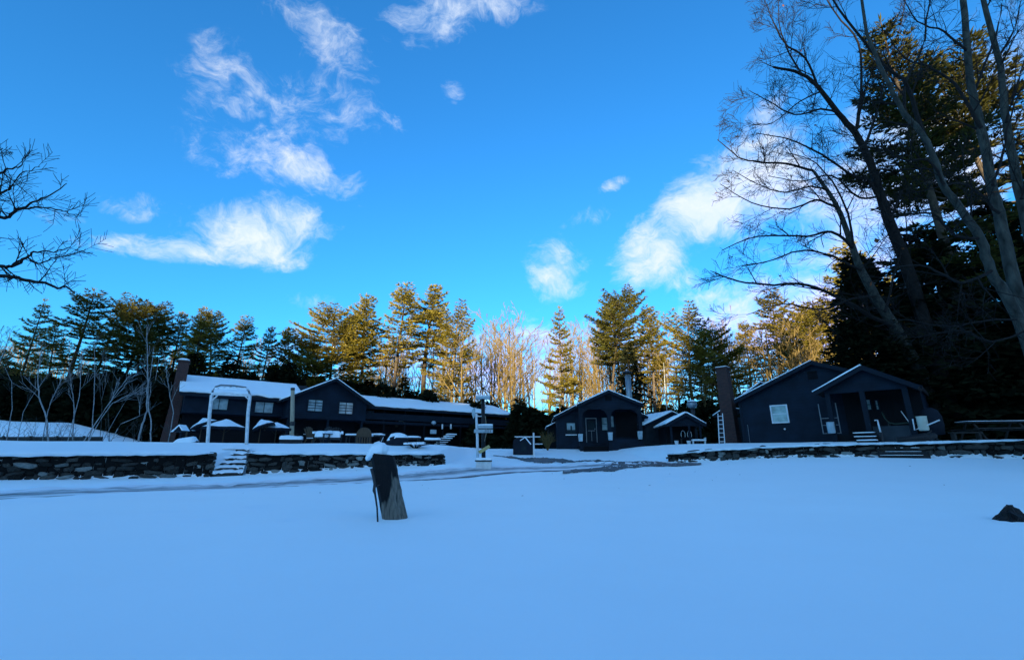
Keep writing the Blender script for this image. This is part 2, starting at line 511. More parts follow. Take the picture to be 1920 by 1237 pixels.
def height(x, y):
    x = np.asarray(x, float); y = np.asarray(y, float)
    low = .69 * smooth01((x - 2) / 12) * smooth01((y - 8) / 10) + .35 * smooth01((y - 15) / 7) * smooth01((x + 14) / 11) * (1 - .85 * smooth01((x - 3) / 7))
    low = low + .10 * vnoise(x, y, 7, 1) + .035 * vnoise(x, y, 2.2, 2) + .012 * vnoise(x, y, .8, 3)
    # road edge: a ploughed ridge on the near side, sunken slush on the far side
    d, al = seg_dist(x, y, ROAD)
    k = smooth01((y + 2) / 5) * (1 - smooth01((x - 7) / 2.5))
    lump = 1 + 1.1 * vnoise(x, y, .55, 5) + .9 * vnoise(x, y, .22, 6)
    low = low + k * (.035 * np.exp(-((d + .35) / .38) ** 2) * lump - .045 * smooth01((d + .1) / .25) * (1 - smooth01((d - 1.6) / 1.2)) + .12 * np.exp(-((d - 2.9) / .6) ** 2) * lump
                     + .03 * vnoise(x, y, .35, 7) * smooth01((d) / .3) * (1 - smooth01((d - 3) / 1)))
    for dxx, dyy, dr_, dd_ in DIMPLES:
        q = ((x - dxx) ** 2 + ((y - dyy) / .8) ** 2) / dr_ ** 2
        low = low - dd_ * np.exp(-q) + .35 * dd_ * np.exp(-(np.sqrt(q) - 1.5) ** 2 * 3)
    yw = np.interp(x, FX, FY)
    dist = (y - yw) * .87
    w = np.full(x.shape, .40)
    mid = smooth01((x + 3.6) / .8) * (1 - smooth01((x - 7.6) / .8))
    w = w + 10 * mid + 1.8 * (np.abs(x + 11.8) < .62)
    top_l = .90 + .52 * smooth01(dist / 4.0)
    wt = np.interp(x, WTX, WTZ)
    top_r = wt + (1.45 - wt) * smooth01(dist / 4.5)
    top = np.where(x < 0, top_l, top_r)
    midtop = 1.10 + .2 * smooth01((y - 30) / 8)
    side = smooth01((x + 4.5) / 3) * (1 - smooth01((x - 7) / 3))
    top = top * (1 - side) + midtop * side
    top = top + .05 * vnoise(x, y, 3, 8) + .03 * vnoise(x, y, 1.0, 9)
    t = smooth01((dist) / w)
    z = low + (top - low) * t
    z = z + np.clip(y - 45, 0, 60) * .035 + np.clip(np.abs(x) - 60, 0, 60) * .05
    return z
def gz(x, y):
    return float(height(np.array([x]), np.array([y]))[0])
def G(px, py, y0=1.5, y1=60, dz=0.0):
    """where the line of sight of a pixel meets the ground"""
    r = ray(px, py); ys = np.arange(y0, y1, .02)
    h = height(r.x / r.y * ys, ys) + dz
    z = HC + r.z / r.y * ys
    i = np.argmax(z <= h) if np.any(z <= h) else len(ys) - 1
    return Vector((r.x / r.y * ys[i], ys[i], h[i]))
def on_ground(px, Y):
    """a ground point at forward distance Y seen in the column of pixel px at the height of the ground there"""
    z = 1.2
    for _ in range(4):
        # column position depends slightly on height because the camera is pitched
        dzc = Y * math.cos(TH) + (z - HC) * math.sin(TH)
        x = (px - CX) / F_PX * dzc
        z = gz(x, Y)
    return Vector((x, Y, z))

def axis(parts):
    out = []
    for a, b, st in parts:
        out.extend(np.arange(a, b, st))
    return np.array(out)
gx = axis([(-400, -100, 30), (-100, -40, 4), (-40, -20, .5), (-20, 22, .15), (22, 40, .5), (40, 100, 4), (100, 401, 30)])
gy = axis([(-60, -4, 4), (-4, 1, .5), (1, 27, .12), (27, 48, .5), (48, 100, 3), (100, 401, 30)])
XX, YY = np.meshgrid(gx, gy)
ZZ = height(XX, YY)
me = bpy.data.meshes.new('ground')
nx, ny = len(gx), len(gy)
verts = np.stack([XX, YY, ZZ], -1).reshape(-1, 3)
idx = np.arange(nx * ny).reshape(ny, nx)
quads = np.stack([idx[:-1, :-1], idx[:-1, 1:], idx[1:, 1:], idx[1:, :-1]], -1).reshape(-1, 4)
me.vertices.add(len(verts)); me.vertices.foreach_set('co', verts.ravel())
me.loops.add(quads.size); me.loops.foreach_set('vertex_index', quads.ravel().astype(np.int32))
me.polygons.add(len(quads)); me.polygons.foreach_set('loop_start', np.arange(0, quads.size, 4, dtype=np.int32))
me.update(calc_edges=True); me.validate()
me.polygons.foreach_set('use_smooth', [True] * len(me.polygons))
me.materials.append(M['ground'])
tag(obj('ground', me), kind='structure')

# wooded ridge behind the camera that keeps the low sun off the clearing
def ridge():
    mb = MB(); D0 = 160.0; n = 520
    rng = random.Random(5)
    # profile across the view: (x at the ridge, height)
    hx = [-260, -130, -92, -78, -69, -54, -35.6, -33.2, -24, -20, -16, 4, 50, 100, 260]
    hz = [44, 41.5, 39.5, 35, 32.0, 32.0, 31.5, 46, 46.5, 38, 31, 30, 32, 36, 40]
    xs = np.linspace(-260, 260, n)
    row = []
    for i, x in enumerate(xs):
        h = float(np.interp(x, hx, hz))
        tree = 3.2 * float(vnoise(np.array([x]), np.array([0.]), 4, 3)[0]) + 2.2 * rng.uniform(-1, 1)
        row.append((x, h + tree))
    for off, k in ((0, 1.0), (18, .96), (60, .55), (75, .0), (-28, .35), (-38, -.05)):
        pass
    prof = [(38, -.06), (26, .3), (10, .75), (0, 1.0), (-14, .93), (-50, .5), (-80, -.06)]
    for j, (dy, k) in enumerate(prof):
        for x, h in row:
            mb.v.append((x, -D0 + dy, h * k if k < 1 else h))
    for j in range(len(prof) - 1):
        for i in range(n - 1):
            mb.f.append((j * n + i, j * n + i + 1, (j + 1) * n + i + 1, (j + 1) * n + i))
    tag(mb.build('hill', M['hill']), kind='structure')
ridge()

# snow mound at the far left
def mound():
    mb = MB(); n, m = 40, 16
    a = P(-160, 790, 30); b = P(188, 822, 29)
    for j in range(m + 1):
        for i in range(n + 1):
            t = i / n; s = j / m
            x = a.x + (b.x - a.x) * t; y = 29 + s * 9
            crest = np.interp(t, [0, .5, .62, 1], [3.3, 3.05, 2.75, 1.25])
            z = 1.2 + (crest - 1.2) * math.sin(math.pi * min(1, s * 1.0)) ** .8 + .1 * float(vnoise(np.array([x]), np.array([y]), 1.2, 4)[0])
            mb.v.append((x, y, z))
    for j in range(m):
        for i in range(n):
            k = j * (n + 1) + i
            mb.f.append((k, k + 1, k + n + 2, k + n + 1))
    tag(mb.build('hill', M['snow'], smooth=True), kind='structure')
mound()

def retaining():
    a = P(-60, 818, 28.4); b = P(190, 821, 28.2)
    t = thing('retaining_wall', 'low dark timber wall at the foot of the snow mound', 'wall', (a.x, a.y, gz(a.x, a.y)), math.atan2(b.y - a.y, b.x - a.x))
    L = (b - a).length; z1 = a.z - gz(a.x, a.y) - .02
    for k in range(2):
        MB().box(0, L, -.06 + .03 * k, .12, -.2 + (z1 + .2) * k / 2 + .01, -.2 + (z1 + .2) * (k + 1) / 2).build('timber', M['wood_dark'], t)
    for k in range(5):
        MB().box(L * (k + .4) / 5 - .06, L * (k + .4) / 5 + .06, -.12, -.061, -.2, z1 + .05).build('post', M['wood_dark'], t)
retaining()

# bare wet asphalt where the plough has been
def bare(name, upper, lower, seed, lift=.022):
    mb = MB(); rng = random.Random(seed); n = 150
    ux = [p[0] for p in upper]; uy = [p[1] for p in upper]; lx = [p[0] for p in lower]; ly = [p[1] for p in lower]
    for i in range(n + 1):
        px = ux[0] + (ux[-1] - ux[0]) * i / n
        a = np.interp(px, ux, uy); b = np.interp(px, lx, ly)
        w = (b - a) * min(1, i / 5 + .2, (n - i) / 5 + .1)
        n1 = float(vnoise(np.array([px]), np.array([seed * 9.]), 34, seed)[0]) + .6 * float(vnoise(np.array([px]), np.array([seed * 5.]), 11, seed)[0])
        n2 = float(vnoise(np.array([px]), np.array([seed * 3.]), 26, seed + 4)[0]) + .6 * float(vnoise(np.array([px]), np.array([seed * 7.]), 9, seed)[0])
        a += w * (.75 * n1 + .10 * rng.uniform(-1, 1)); b += w * (.75 * n2 + .10 * rng.uniform(-1, 1))
        p = G(px, a, 6); q = G(px, b, 6)
        for k in range(5):
            c = p.lerp(q, k / 4)
            mb.v.append((c.x, c.y, gz(c.x, c.y) + lift))
    for i in range(n):
        for k in range(4):
            j = i * 5 + k
            mb.f.append((j, j + 5, j + 6, j + 1))
    tag(mb.build(name, M['asphalt']), kind='structure')
bare('driveway', [(925, 853.5), (1000, 857), (1090, 863), (1200, 866), (1315, 868)], [(928, 855), (985, 864.5), (1090, 869.5), (1165, 871.5), (1315, 870)], 1)
bare('road', [(1055, 884), (1110, 877), (1165, 872), (1315, 869.6)], [(1057, 889), (1150, 882), (1220, 876), (1315, 871.5)], 2, .026)
def slush_mat():
    m = material('slushy_snow', (.8, .82, .84), .5, .4, bump=.35, bscale=6)
    n = m.node_tree.nodes; L = m.node_tree.links.new; b = n['Principled BSDF']
    uv = n.new('ShaderNodeUVMap')
    mp = n.new('ShaderNodeMapping'); mp.inputs['Scale'].default_value = (.55, 3.2, 1); L(uv.outputs[0], mp.inputs['Vector'])
    nz = n.new('ShaderNodeTexNoise'); nz.inputs['Scale'].default_value = 1.6; nz.inputs['Detail'].default_value = 7; nz.inputs['Roughness'].default_value = .65
    L(mp.outputs[0], nz.inputs['Vector'])
    sp = n.new('ShaderNodeSeparateXYZ'); L(uv.outputs[0], sp.inputs[0])
    # bare wheel tracks at fixed distances across the road, ragged by noise
    def mth(op, a, bb):
        k = n.new('ShaderNodeMath'); k.operation = op
        for i, x in enumerate((a, bb)):
            if isinstance(x, (int, float)): k.inputs[i].default_value = x
            else: L(x, k.inputs[i])
        return k.outputs[0]
    tot = None
    for c, w, a in ((.25, .50, .80), (1.75, .6, .42)):
        d = mth('DIVIDE', mth('SUBTRACT', sp.outputs[1], c), w)
        g = mth('MULTIPLY', mth('MAXIMUM', mth('SUBTRACT', 1.0, mth('MULTIPLY', d, d)), 0.0), a)
        tot = g if tot is None else mth('ADD', tot, g)
    v = mth('ADD', tot, mth('MULTIPLY', mth('SUBTRACT', nz.outputs['Fac'], .5), 1.5))
    cr = n.new('ShaderNodeValToRGB')
    e = cr.color_ramp.elements
    e[0].position = .10; e[0].color = (.86, .87, .88, 1)
    e[1].position = .62; e[1].color = (.05, .048, .046, 1)
    k = e.new(.26); k.color = (.55, .56, .57, 1)
    k = e.new(.46); k.color = (.24, .24, .24, 1)
    L(v, cr.inputs[0]); L(cr.outputs[0], b.inputs['Base Color'])
    return m
def slush_road():
    mb = MB(); uvs = []
    P2 = [Vector(p) for p in ROAD]
    pts = []; acc = 0
    for a, b in zip(P2, P2[1:]):
        m = int((b - a).length / .16)
        for k in range(m):
            pts.append((a.lerp(b, k / m), (b - a).normalized(), acc + (b - a).length * k / m))
        acc += (b - a).length
    nv = 18
    # smooth the direction so the ribbon bends without folds
    N = len(pts)
    for i in range(N):
        p, d, al = pts[i]
        dd = sum((pts[j][1] for j in range(max(0, i - 14), min(N, i + 15))), Vector((0, 0))).normalized()
        nn = Vector((-dd.y, dd.x))
        for k in range(nv + 1):
            v = -.12 + 2.7 * k / nv + .10 * float(vnoise(np.array([al * 2.0]), np.array([0.]), 1, 4)[0]) * (k == 0)
            q = p + nn * v
            e = .022 if 0 < k < nv else -.03
            mb.v.append((q.x, q.y, gz(q.x, q.y) + e)); uvs.append((al, v))
    for i in range(N - 1):
        for k in range(nv):
            j = i * (nv + 1) + k
            mb.f.append((j, j + nv + 1, j + nv + 2, j + 1))
    me_ = mb.mesh('road', slush_mat(), True)
    ul = me_.uv_layers.new(name='UVMap')
    for lp in me_.loops: ul.data[lp.index].uv = uvs[lp.vertex_index]
    tag(obj('road', me_), kind='structure')
slush_road()

# ------------------------------------------------------------------ stone walls
def stone_mesh(seed):
    rng = random.Random(seed)
    bx = MB()
    # a chamfered, knocked-about block: 3 rings along its length
    prof = [(-.5, .45), (-.38, .86), (0, 1.0), (.38, .86), (.5, .45)]
    for x, s in prof:
        for sy, sz in ((-1, -.6), (-.7, -1), (.7, -1), (1, -.6), (1, .6), (.7, 1), (-.7, 1), (-1, .6)):
            bx.v.append((x + rng.uniform(-.08, .08), .5 * sy * s + rng.uniform(-.09, .09), .5 * sz * s + rng.uniform(-.11, .11)))
    for i in range(4):
        for j in range(8):
            bx.f.append((i * 8 + j, i * 8 + (j + 1) % 8, (i + 1) * 8 + (j + 1) % 8, (i + 1) * 8 + j))
    bx.f.append(tuple(range(8))[::-1]); bx.f.append(tuple(range(32, 40)))
    return bx
STONES = [stone_mesh(i).mesh('stone', M['stone']) for i in range(8)]
STONES_P = [stone_mesh(i + 50).mesh('stone', M['stone_pale']) for i in range(4)]

def stone_wall(label, p0, p1, z_of, seed, mean=.38, cap_h=.16, pale=.2, max_n=300, cover=.3):
    rng = random.Random(seed)
    a = Vector((*p0, 0)); b = Vector((*p1, 0)); L = (b - a).length
    ang = math.atan2(b.y - a.y, b.x - a.x)
    t = thing('stone_wall', label, 'wall', (a.x, a.y, 0), ang)
    core = MB(); n = 24
    for i in range(n):
        u0, u1 = L * i / n, L * (i + 1) / n
        (b0, t0), (b1, t1) = z_of(u0 / L), z_of(u1 / L)
        core.box(u0 + .02, u1 - .0, .10, .46, min(b0, b1) - .3, (t0 + t1) / 2 - .10)
    core.build('core', M['gap'], t)
    cnt = 0; u_rows = 0
    v = 0.0
    # courses follow the wall from its foot to its top
    rows = max(2, int(round(np.mean([z_of(k / 10)[1] - z_of(k / 10)[0] for k in range(11)]) / .145)))
    for r in range(rows):
        u = rng.uniform(-.1, .05)
        while u < L and cnt < max_n:
            w = mean * rng.choice((.4, .6, .8, 1, 1.3, 1.7)) * rng.uniform(.85, 1.15)
            w = min(w, L - u + .1)
            bz, tz = z_of(min(1, max(0, (u + w / 2) / L)))
            h = (tz - bz) / rows
            if h > .05 and w > .08:
                me_ = rng.choice(STONES_P) if rng.random() < pale else rng.choice(STONES)
                o = obj('stone', me_, t)
                o.location = (u + w / 2, .16 + rng.uniform(-.08, .08) + r * .02, bz + h * (r + .5) + rng.uniform(-.02, .02))
                o.scale = (w * .97, .34, h * rng.choice((.8, 1.0, 1.15, 1.5)) * rng.uniform(.85, 1.1))
                o.rotation_euler = (rng.uniform(-.2, .2), rng.uniform(-.22, .22), rng.uniform(-.2, .2))
                cnt += 1
            u += w
    cap = MB(); nn = int(L / .14)
    for i in range(nn + 1):
        s = i / nn; bz, tz = z_of(s)
        nz_ = noise.noise(Vector((s * L * 1.3, seed, 0))) + .6 * noise.noise(Vector((s * L * 3.5, seed, 4)))
        hang = .03 + .05 * nz_
        e = min(1, s * 14, (1 - s) * 14)
        for dy, dz in ((-.02 - hang, -.03 - .05 * nz_), (-.10 - hang, .04), (-.05, cap_h * .7), (.2, cap_h), (.55, cap_h * .9), (1.0, .02)):
            cap.v.append((L * s, dy, tz + (dz * (1 + .3 * nz_) - .05) * (e * .8 + .2)))
    for i in range(nn):
        for k in range(5):
            j = i * 6 + k
            cap.f.append((j, j + 6, j + 7, j + 1))
    cap.build('snow_cap', M['snow'], t, True)
    return t
def zl(p0, p1, top0, top1, off=0.03):
    def f(s):
        x = p0[0] + (p1[0] - p0[0]) * s; y = p0[1] + (p1[1] - p0[1]) * s
        return gz(x, y - .25) - off, top0 + (top1 - top0) * s
    return f
wl0, wl1 = (-18.9, 15.8), (-12.35, 19.46)
stone_wall('longest dry stone wall at the left, ending at the snowy steps', wl0, wl1, zl(wl0, wl1, .86, .92), 1)
wm0, wm1 = (-11.25, 19.97), (-3.2, 22.0)
stone_wall('dry stone wall between the snowy steps and the leaning post', wm0, wm1, zl(wm0, wm1, .93, .92), 2)
wr0, wr1 = (7.9, 24.0), (18.6, 16.6)
def zr(s):
    x = wr0[0] + (wr1[0] - wr0[0]) * s; y = wr0[1] + (wr1[1] - wr0[1]) * s
    return gz(x, y - .3) - .04, float(np.interp(x, WTX, WTZ)) + .02
stone_wall('low dark stone wall running in front of the two cabins at the right', wr0, wr1, zr, 3, mean=.36, pale=.10, cap_h=.07)
# rounded wall ends beside the steps
# ------------------------------------------------------------------ steps between the walls
def steps():
    a, b = Vector((-12.28, 19.5, 0)), Vector((-11.3, 19.97, 0))
    ang = math.atan2(b.y - a.y, b.x - a.x); L = (b - a).length
    z0 = gz(-11.6, 19.2)
    t = thing('stone_steps', 'snow covered stone steps between the two left walls below the arbor', 'steps', (a.x, a.y, z0), ang)
    n = 6; H = 1.16 - z0
    rng = random.Random(3)
    for i in range(n):
        s = MB().box(.02, L - .02, i * .34 - .1, (i + 1) * .34 + .3, H * i / n - .2, H * (i + 1) / n - .07)
        s.build('step', M['stone'], t)
        q = MB(); m = 10
        z = H * (i + 1) / n - .066
        for k in range(m + 1):
            u = L * k / m
            f = i * .34 - .13 + .07 * rng.uniform(-1, 1)
            hgt = .05 + .05 * rng.random()
            dr = .06 * rng.random() if rng.random() < .5 else .0
            q.v += [(u, f, z - dr), (u, f + .05, z + hgt), (u, i * .34 + .15, z + hgt + .02), (u, (i + 1) * .34 - .05, z + hgt + .05)]
        for k in range(m):
            for j in range(3):
                p = k * 4 + j
                q.f.append((p, p + 4, p + 5, p + 1))
        q.build('step_snow', M['snow'], t, True)
steps()

# ------------------------------------------------------------------ building helpers
class Plane:
    """a vertical facade plane: u along it, d behind it"""
    def __init__(s, x, y, ang):
        s.o = Vector((x, y)); s.ang = ang
        s.u = Vector((math.cos(ang), math.sin(ang))); s.n = Vector((-math.sin(ang), math.cos(ang)))
    def at(s, px, py, d=0.0):
        r = ray(px, py)
        o = s.o + s.n * d
        k = (o.dot(s.n)) / (r.x * s.n.x + r.y * s.n.y)
        p = Vector((r.x, r.y)) * k
        return (p - o).dot(s.u), HC + r.z * k
    def z(s, px, py, d=0.0): return s.at(px, py, d)[1]
    def U(s, px, py, d=0.0): return s.at(px, py, d)[0]

def window(parent, u0, u1, z0, z1, d, frame='navy_trim', glass='glass', cols=2, rows=1, fw=.06, sill=False, tilt=0, mw=None):
    """frame in front of the wall, each pane a mesh of its own"""
    mw = mw or fw * .6
    mb = MB()
    mb.box(u0 - fw, u0, d - .05, d + .02, z0 - fw, z1 + fw).box(u1, u1 + fw, d - .05, d + .02, z0 - fw, z1 + fw)
    mb.box(u0, u1, d - .048, d + .02, z1, z1 + fw).box(u0, u1, d - .048, d + .02, z0 - fw, z0)
    cw = (u1 - u0) / cols; rh = (z1 - z0) / rows
    for i in range(1, cols):
        mb.box(u0 + cw * i - mw / 2, u0 + cw * i + mw / 2, d - .04, d + .02, z0, z1)
    for j in range(1, rows):
        for i in range(cols):
            mb.box(u0 + cw * i + mw / 2, u0 + cw * (i + 1) - mw / 2, d - .037, d + .02, z0 + rh * j - mw / 2, z0 + rh * j + mw / 2)
    if sill:
        mb.box(u0 - fw * 1.6, u1 + fw * 1.6, d - .12, d - .05, z0 - fw - .05, z0 - fw)
    w = mb.build('window', M[frame], parent)
    for i in range(cols):
        for j in range(rows):
            MB().box(u0 + cw * i, u0 + cw * (i + 1), d - .015, d + .012, z0 + rh * j, z0 + rh * (j + 1)).build('pane', M[glass], w)
    return w

def door(parent, u0, u1, z0, z1, d, mat='navy_trim', frame='trim_grey', lights=True, glass='glass_dark'):
    f = MB().box(u0 - .06, u0, d - .05, d + .02, z0, z1 + .07).box(u1, u1 + .06, d - .05, d + .02, z0, z1 + .07).box(u0, u1, d - .048, d + .02, z1, z1 + .07)
    dr = MB().box(u0, u1, d - .02, d + .015, z0, z1).build('door', M[mat], parent)
    f.build('door_frame', M[frame], dr)
    MB().box(u1 - .12, u1 - .08, d - .07, d - .02, z0 + .95, z0 + 1.05).build('handle', M['metal'], dr)
    if lights:
        um = (u0 + u1) / 2
        b = MB().box(u0 + .1, u1 - .1, d - .034, d - .02, z0 + .85, z0 + .9).box(um - .02, um + .02, d - .034, d - .02, z0 + .1, z0 + .85)
        b.build('rail', M[frame], dr)
        MB().box(u0 + .12, u1 - .12, d - .027, d - .02, z0 + 1.0, z1 - .12).build('pane', M[glass], dr)
    return dr

def gable_front(parent, u0, u1, um, ze, zr, d0, d1, over=.35, t=.14, snow_l=.11, snow_r=.11, front=.35, roofmat='shingle', seed=1, trim='navy_trim', namesuf=''):
    """roof whose ridge runs back from the front: two slabs, snow, and bargeboards"""
    sl = (zr - ze) / (um - u0); sr = (zr - ze) / (u1 - um)
    L = (u0 - over, ze - over * sl); R = (u1 + over, ze - over * sr)
    ya, yb = d0 - front, d1 + .2
    roof = MB()
    roof.slab((L[0], ya, L[1]), (um, ya, zr), (um, yb, zr), (L[0], yb, L[1]), t)
    roof.slab((um + .002, ya, zr), (R[0], ya, R[1]), (R[0], yb, R[1]), (um + .002, yb, zr), t)
    ro = roof.build('roof', M[roofmat], parent)
    MB().bar((L[0], ya - .02, L[1] - .10), (um, ya - .02, zr - .10), .04, .2, up=(0, 0, 1)).bar((um, ya - .021, zr - .10), (R[0], ya - .021, R[1] - .10), .04, .2).build('bargeboard', M[trim], ro)
    if snow_l: MB().snowquad((L[0], yb, L[1]), (L[0], ya - .03, L[1]), (um, ya - .03, zr), (um, yb, zr), snow_l, 14, 4, seed, .06).build('roof_snow', M['snow'], ro, True)
    if snow_r: MB().snowquad((R[0], ya - .03, R[1]), (R[0], yb, R[1]), (um, yb, zr), (um, ya - .03, zr), snow_r, 14, 4, seed + 9, .06).build('roof_snow', M['snow'], ro, True)
    return ro

def gable_wall(u0, u1, um, ze, zr, z0, d0, d1, drop=.16):
    return MB().prism([(u0, z0), (u1, z0), (u1, ze - drop), (um, zr - drop), (u0, ze - drop)], d0, d1)

# ------------------------------------------------------------------ the long lodge at the left
def lodge():
    zg = 1.30
    A = Plane(-23.9, 33.0, math.radians(38))
    t = thing('lodge', 'long dark two storey lodge with snowy roofs and a central gable', 'lodge', (A.o.x, A.o.y, zg), A.ang)
    def q(px, py, d=0):
        u, z = A.at(px, py, d); return u, z - zg
    ze = q(345, 735)[1]                                   # left eave
    u_g0 = q(538, 750)[0]; u_g1 = q(690, 755)[0]
    u_end = q(966, 782)[0]; ze2 = q(966, 782)[1] * .5 + q(690, 757)[1] * .5
    dr = 4.4
    zr1 = q(545, 723, dr)[1] * .5 + q(356, 703, dr)[1] * .5
    zr2 = q(690, 740, dr)[1] * .5 + q(932, 765, dr)[1] * .5
    print('lodge', u_g0, u_g1, u_end, 'eaves', ze, ze2, 'ridges', zr1, zr2)
    z_mid = 2.55                                           # floor of the upper storey
    # left wing: upper storey juts out over a dark ground floor
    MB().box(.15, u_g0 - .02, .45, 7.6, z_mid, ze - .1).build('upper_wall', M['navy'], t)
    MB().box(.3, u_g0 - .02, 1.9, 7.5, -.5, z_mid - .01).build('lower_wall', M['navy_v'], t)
    o = MB().prism([(.45, ze - .1), (8.3, ze - .1), (dr, zr1 - .12)], 0, .12).build('end_gable', M['navy'], t)
    o.rotation_euler = (0, 0, math.pi / 2); o.location = (.28, 0, 0)
    rf = MB().slab((-.25, 0, ze), (u_g0 + 2.5, 0, ze), (u_g0 + 2.5, dr, zr1), (-.25, dr, zr1), .16)
    rf.slab((-.25, dr + .002, zr1), (u_g0 + 2.5, dr + .002, zr1), (u_g0 + 2.5, 2 * dr, ze), (-.25, 2 * dr, ze), .16)
    r = rf.build('roof', M['shingle'], t)
    MB().snowquad((-.25, 0, ze), (u_g0 + 1.5, 0, ze), (u_g0 + 1.5, dr, zr1), (-.25, dr, zr1), .13, 40, 6, 2, .10, 1).build('roof_snow', M['snow'], r, True)
    MB().box(-.2, u_g0, -.04, -.005, ze - .24, ze - .02).build('fascia', M['navy_trim'], r)
    # windows of the left wing
    for (xa, xb, ya, yb) in ((396, 425, 746, 768), (480, 510, 753, 774)):
        u0, z1 = q(xa, ya, .45); u1, z0 = q(xb, yb, .45)
        window(t, u0, u1, z0, z1, .45, 'navy_trim', 'glass', 2, 1, .07)
    # cross gable
    dg = -1.0
    ug0, zz = q(540, 750, dg); ug1, _ = q(688, 752, dg); um, zr = q(630, 711, dg)
    um = (ug0 + ug1) / 2 + .25
    zeg = (q(537, 746, dg)[1] + q(690, 752, dg)[1]) / 2
    print('gable', ug0, ug1, um, zeg, zr)
    MB().prism([(ug0, z_mid - .15), (ug1, z_mid - .15), (ug1, zeg - .12), (um, zr - .2), (ug0, zeg - .12)], dg, 6).build('gable_wall', M['navy'], t)
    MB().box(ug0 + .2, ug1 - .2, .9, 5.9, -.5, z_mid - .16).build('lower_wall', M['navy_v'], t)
    gable_front(t, ug0, ug1, um, zeg, zr, dg, 6, .55, .14, .10, .10, .5, seed=5)
    for (xa, xb, ya, yb) in ((579, 603, 749, 771), (637, 660, 754, 776)):
        u0, z1 = q(xa, ya, dg); u1, z0 = q(xb, yb, dg)
        window(t, u0, u1, z0, z1, dg, 'navy_trim', 'glass', 2, 4, .10, mw=.05)
    for u in (ug0 + .25, (ug0 + ug1) / 2 + .1, ug1 - .25):
        MB().box(u - .08, u + .08, dg + .1, dg + .26, -.5, z_mid - .152).build('porch_post', M['navy_trim'], t)
    # right wing with a covered gallery
    us = ug1 + .02
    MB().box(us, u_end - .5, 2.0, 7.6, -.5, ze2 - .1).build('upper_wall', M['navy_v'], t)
    MB().box(us, u_end - .4, .35, 1.99, z_mid - .22, z_mid).build('gallery_floor', M['navy_trim'], t)
    MB().box(us, u_end - .4, .28, .34, z_mid + .12, z_mid + .72).build('gallery_rail', M['navy_trim'], t)
    k = 8
    for i in range(k + 1):
        u = us + .2 + (u_end - .9 - us) * i / k
        MB().box(u - .07, u + .07, .36, .5, z_mid + .001, ze2 - .16).build('gallery_post', M['navy_v'], t)
        MB().box(u - .09, u + .09, .36, .54, -.5, z_mid - .221).build('gallery_post', M['navy_v'], t)
    rf = MB().slab((us - .6, 0, ze2), (u_end, 0, ze2), (u_end, dr, zr2), (us - .6, dr, zr2), .16)
    rf.slab((us - .6, dr + .002, zr2), (u_end, dr + .002, zr2), (u_end, 2 * dr, ze2), (us - .6, 2 * dr, ze2), .16)
    r = rf.build('roof', M['shingle'], t)
    MB().snowquad((us - .2, 0, ze2), (u_end, 0, ze2), (u_end, dr, zr2), (us - .2, dr, zr2), .13, 50, 6, 11, .06).build('roof_snow', M['snow'], r, True)
    MB().box(us, u_end, -.04, -.005, ze2 - .24, ze2 - .02).build('fascia', M['navy_trim'], r)
    o = MB().prism([(2.0, ze2 - .1), (7.6, ze2 - .1), (dr, zr2 - .16)], 0, .12).build('end_gable', M['navy'], t)
    o.rotation_euler = (0, 0, math.pi / 2); o.location = (u_end - .5, 0, 0)
    for (xa, xb, ya, yb, cols, gl) in ((679, 699, 770, 784, 2, 'glass'), (748, 759, 782, 790, 1, 'glass')):
        u0, z1 = q(xa, ya, 2.0); u1, z0 = q(xb, yb, 2.0)
        window(t, u0, u1, z0, z1, 2.0, 'trim_grey', gl, cols, 1, .08)
    u0, z1 = q(742, 780, 2.0); u1, z0 = q(746, 800, 2.0)
    MB().box(u0, u1, 1.93, 1.998, z0, z1).build('shutter', M['brown'], t)
    # ground floor windows and lamp, dark
    for px in (822, 870):
        u0, z1 = q(px - 4, 822, 2.0); u1, z0 = q(px + 4, 832, 2.0)
        window(t, u0, u1, z0, z1, 2.0, 'navy_trim', 'glass_dark', 1, 1, .06)
    # notice board and lantern on the gallery
    u0, z1 = q(807, 805, .2); u1, z0 = q(818, 813, .2)
    MB().box(u0, u1, .2, .25, z0, z1).build('notice_board', M['sign'], t)
    u0, z1 = q(808, 791, .2); u1, z0 = q(816, 796, .2)
    MB().lathe([(.05, 0), (.22, .08), (.25, .2), (.16, .32), (.03, .38)], 12, ((u0 + u1) / 2, .1, z0)).build('gallery_lantern', M['sign'], t)
    # outside stair with snow on its treads
    for i in range(7):
        s = i / 6
        u0, z0 = q(822 + 25 * s, 836 - 21 * s, -.3)
        st = MB().box(u0 - .45, u0 + .45, -.6, .2, z0 - .08, z0).build('stair_tread', M['navy_v'], t)
        MB().snowquad((u0 - .43, -.6, z0), (u0 + .43, -.6, z0), (u0 + .43, .18, z0), (u0 - .43, .18, z0), .07 + .06 * (i > 3), 6, 3, i).build('tread_snow', M['snow'], st, True)
    for px in (829, 845):
        u0, z1 = q(px - 1, 795, .2); u1, z0 = q(px + 1, 804, .2)
        MB().box(u0, u1, .15, .2, z0, z1).build('stair_newel', M['grey_white'], t)
    # brick chimney on the left end, tapering out to a broad foot
    zt = q(350, 681, 3.0)[1]
    c = MB()
    c.box(-.60, .12, 2.35, 3.05, 3.0, zt)
    c.add([(-.82, 2.2, -.5), (.11, 2.2, -.5), (.11, 3.2, -.5), (-.82, 3.2, -.5), (-.60, 2.34, 2.99), (.11, 2.34, 2.99), (.11, 3.06, 2.99), (-.60, 3.06, 2.99)],
          [(0, 3, 2, 1), (4, 5, 6, 7), (0, 1, 5, 4), (1, 2, 6, 5), (2, 3, 7, 6), (3, 0, 4, 7)])
    ch = c.build('chimney', M['brick'], t)
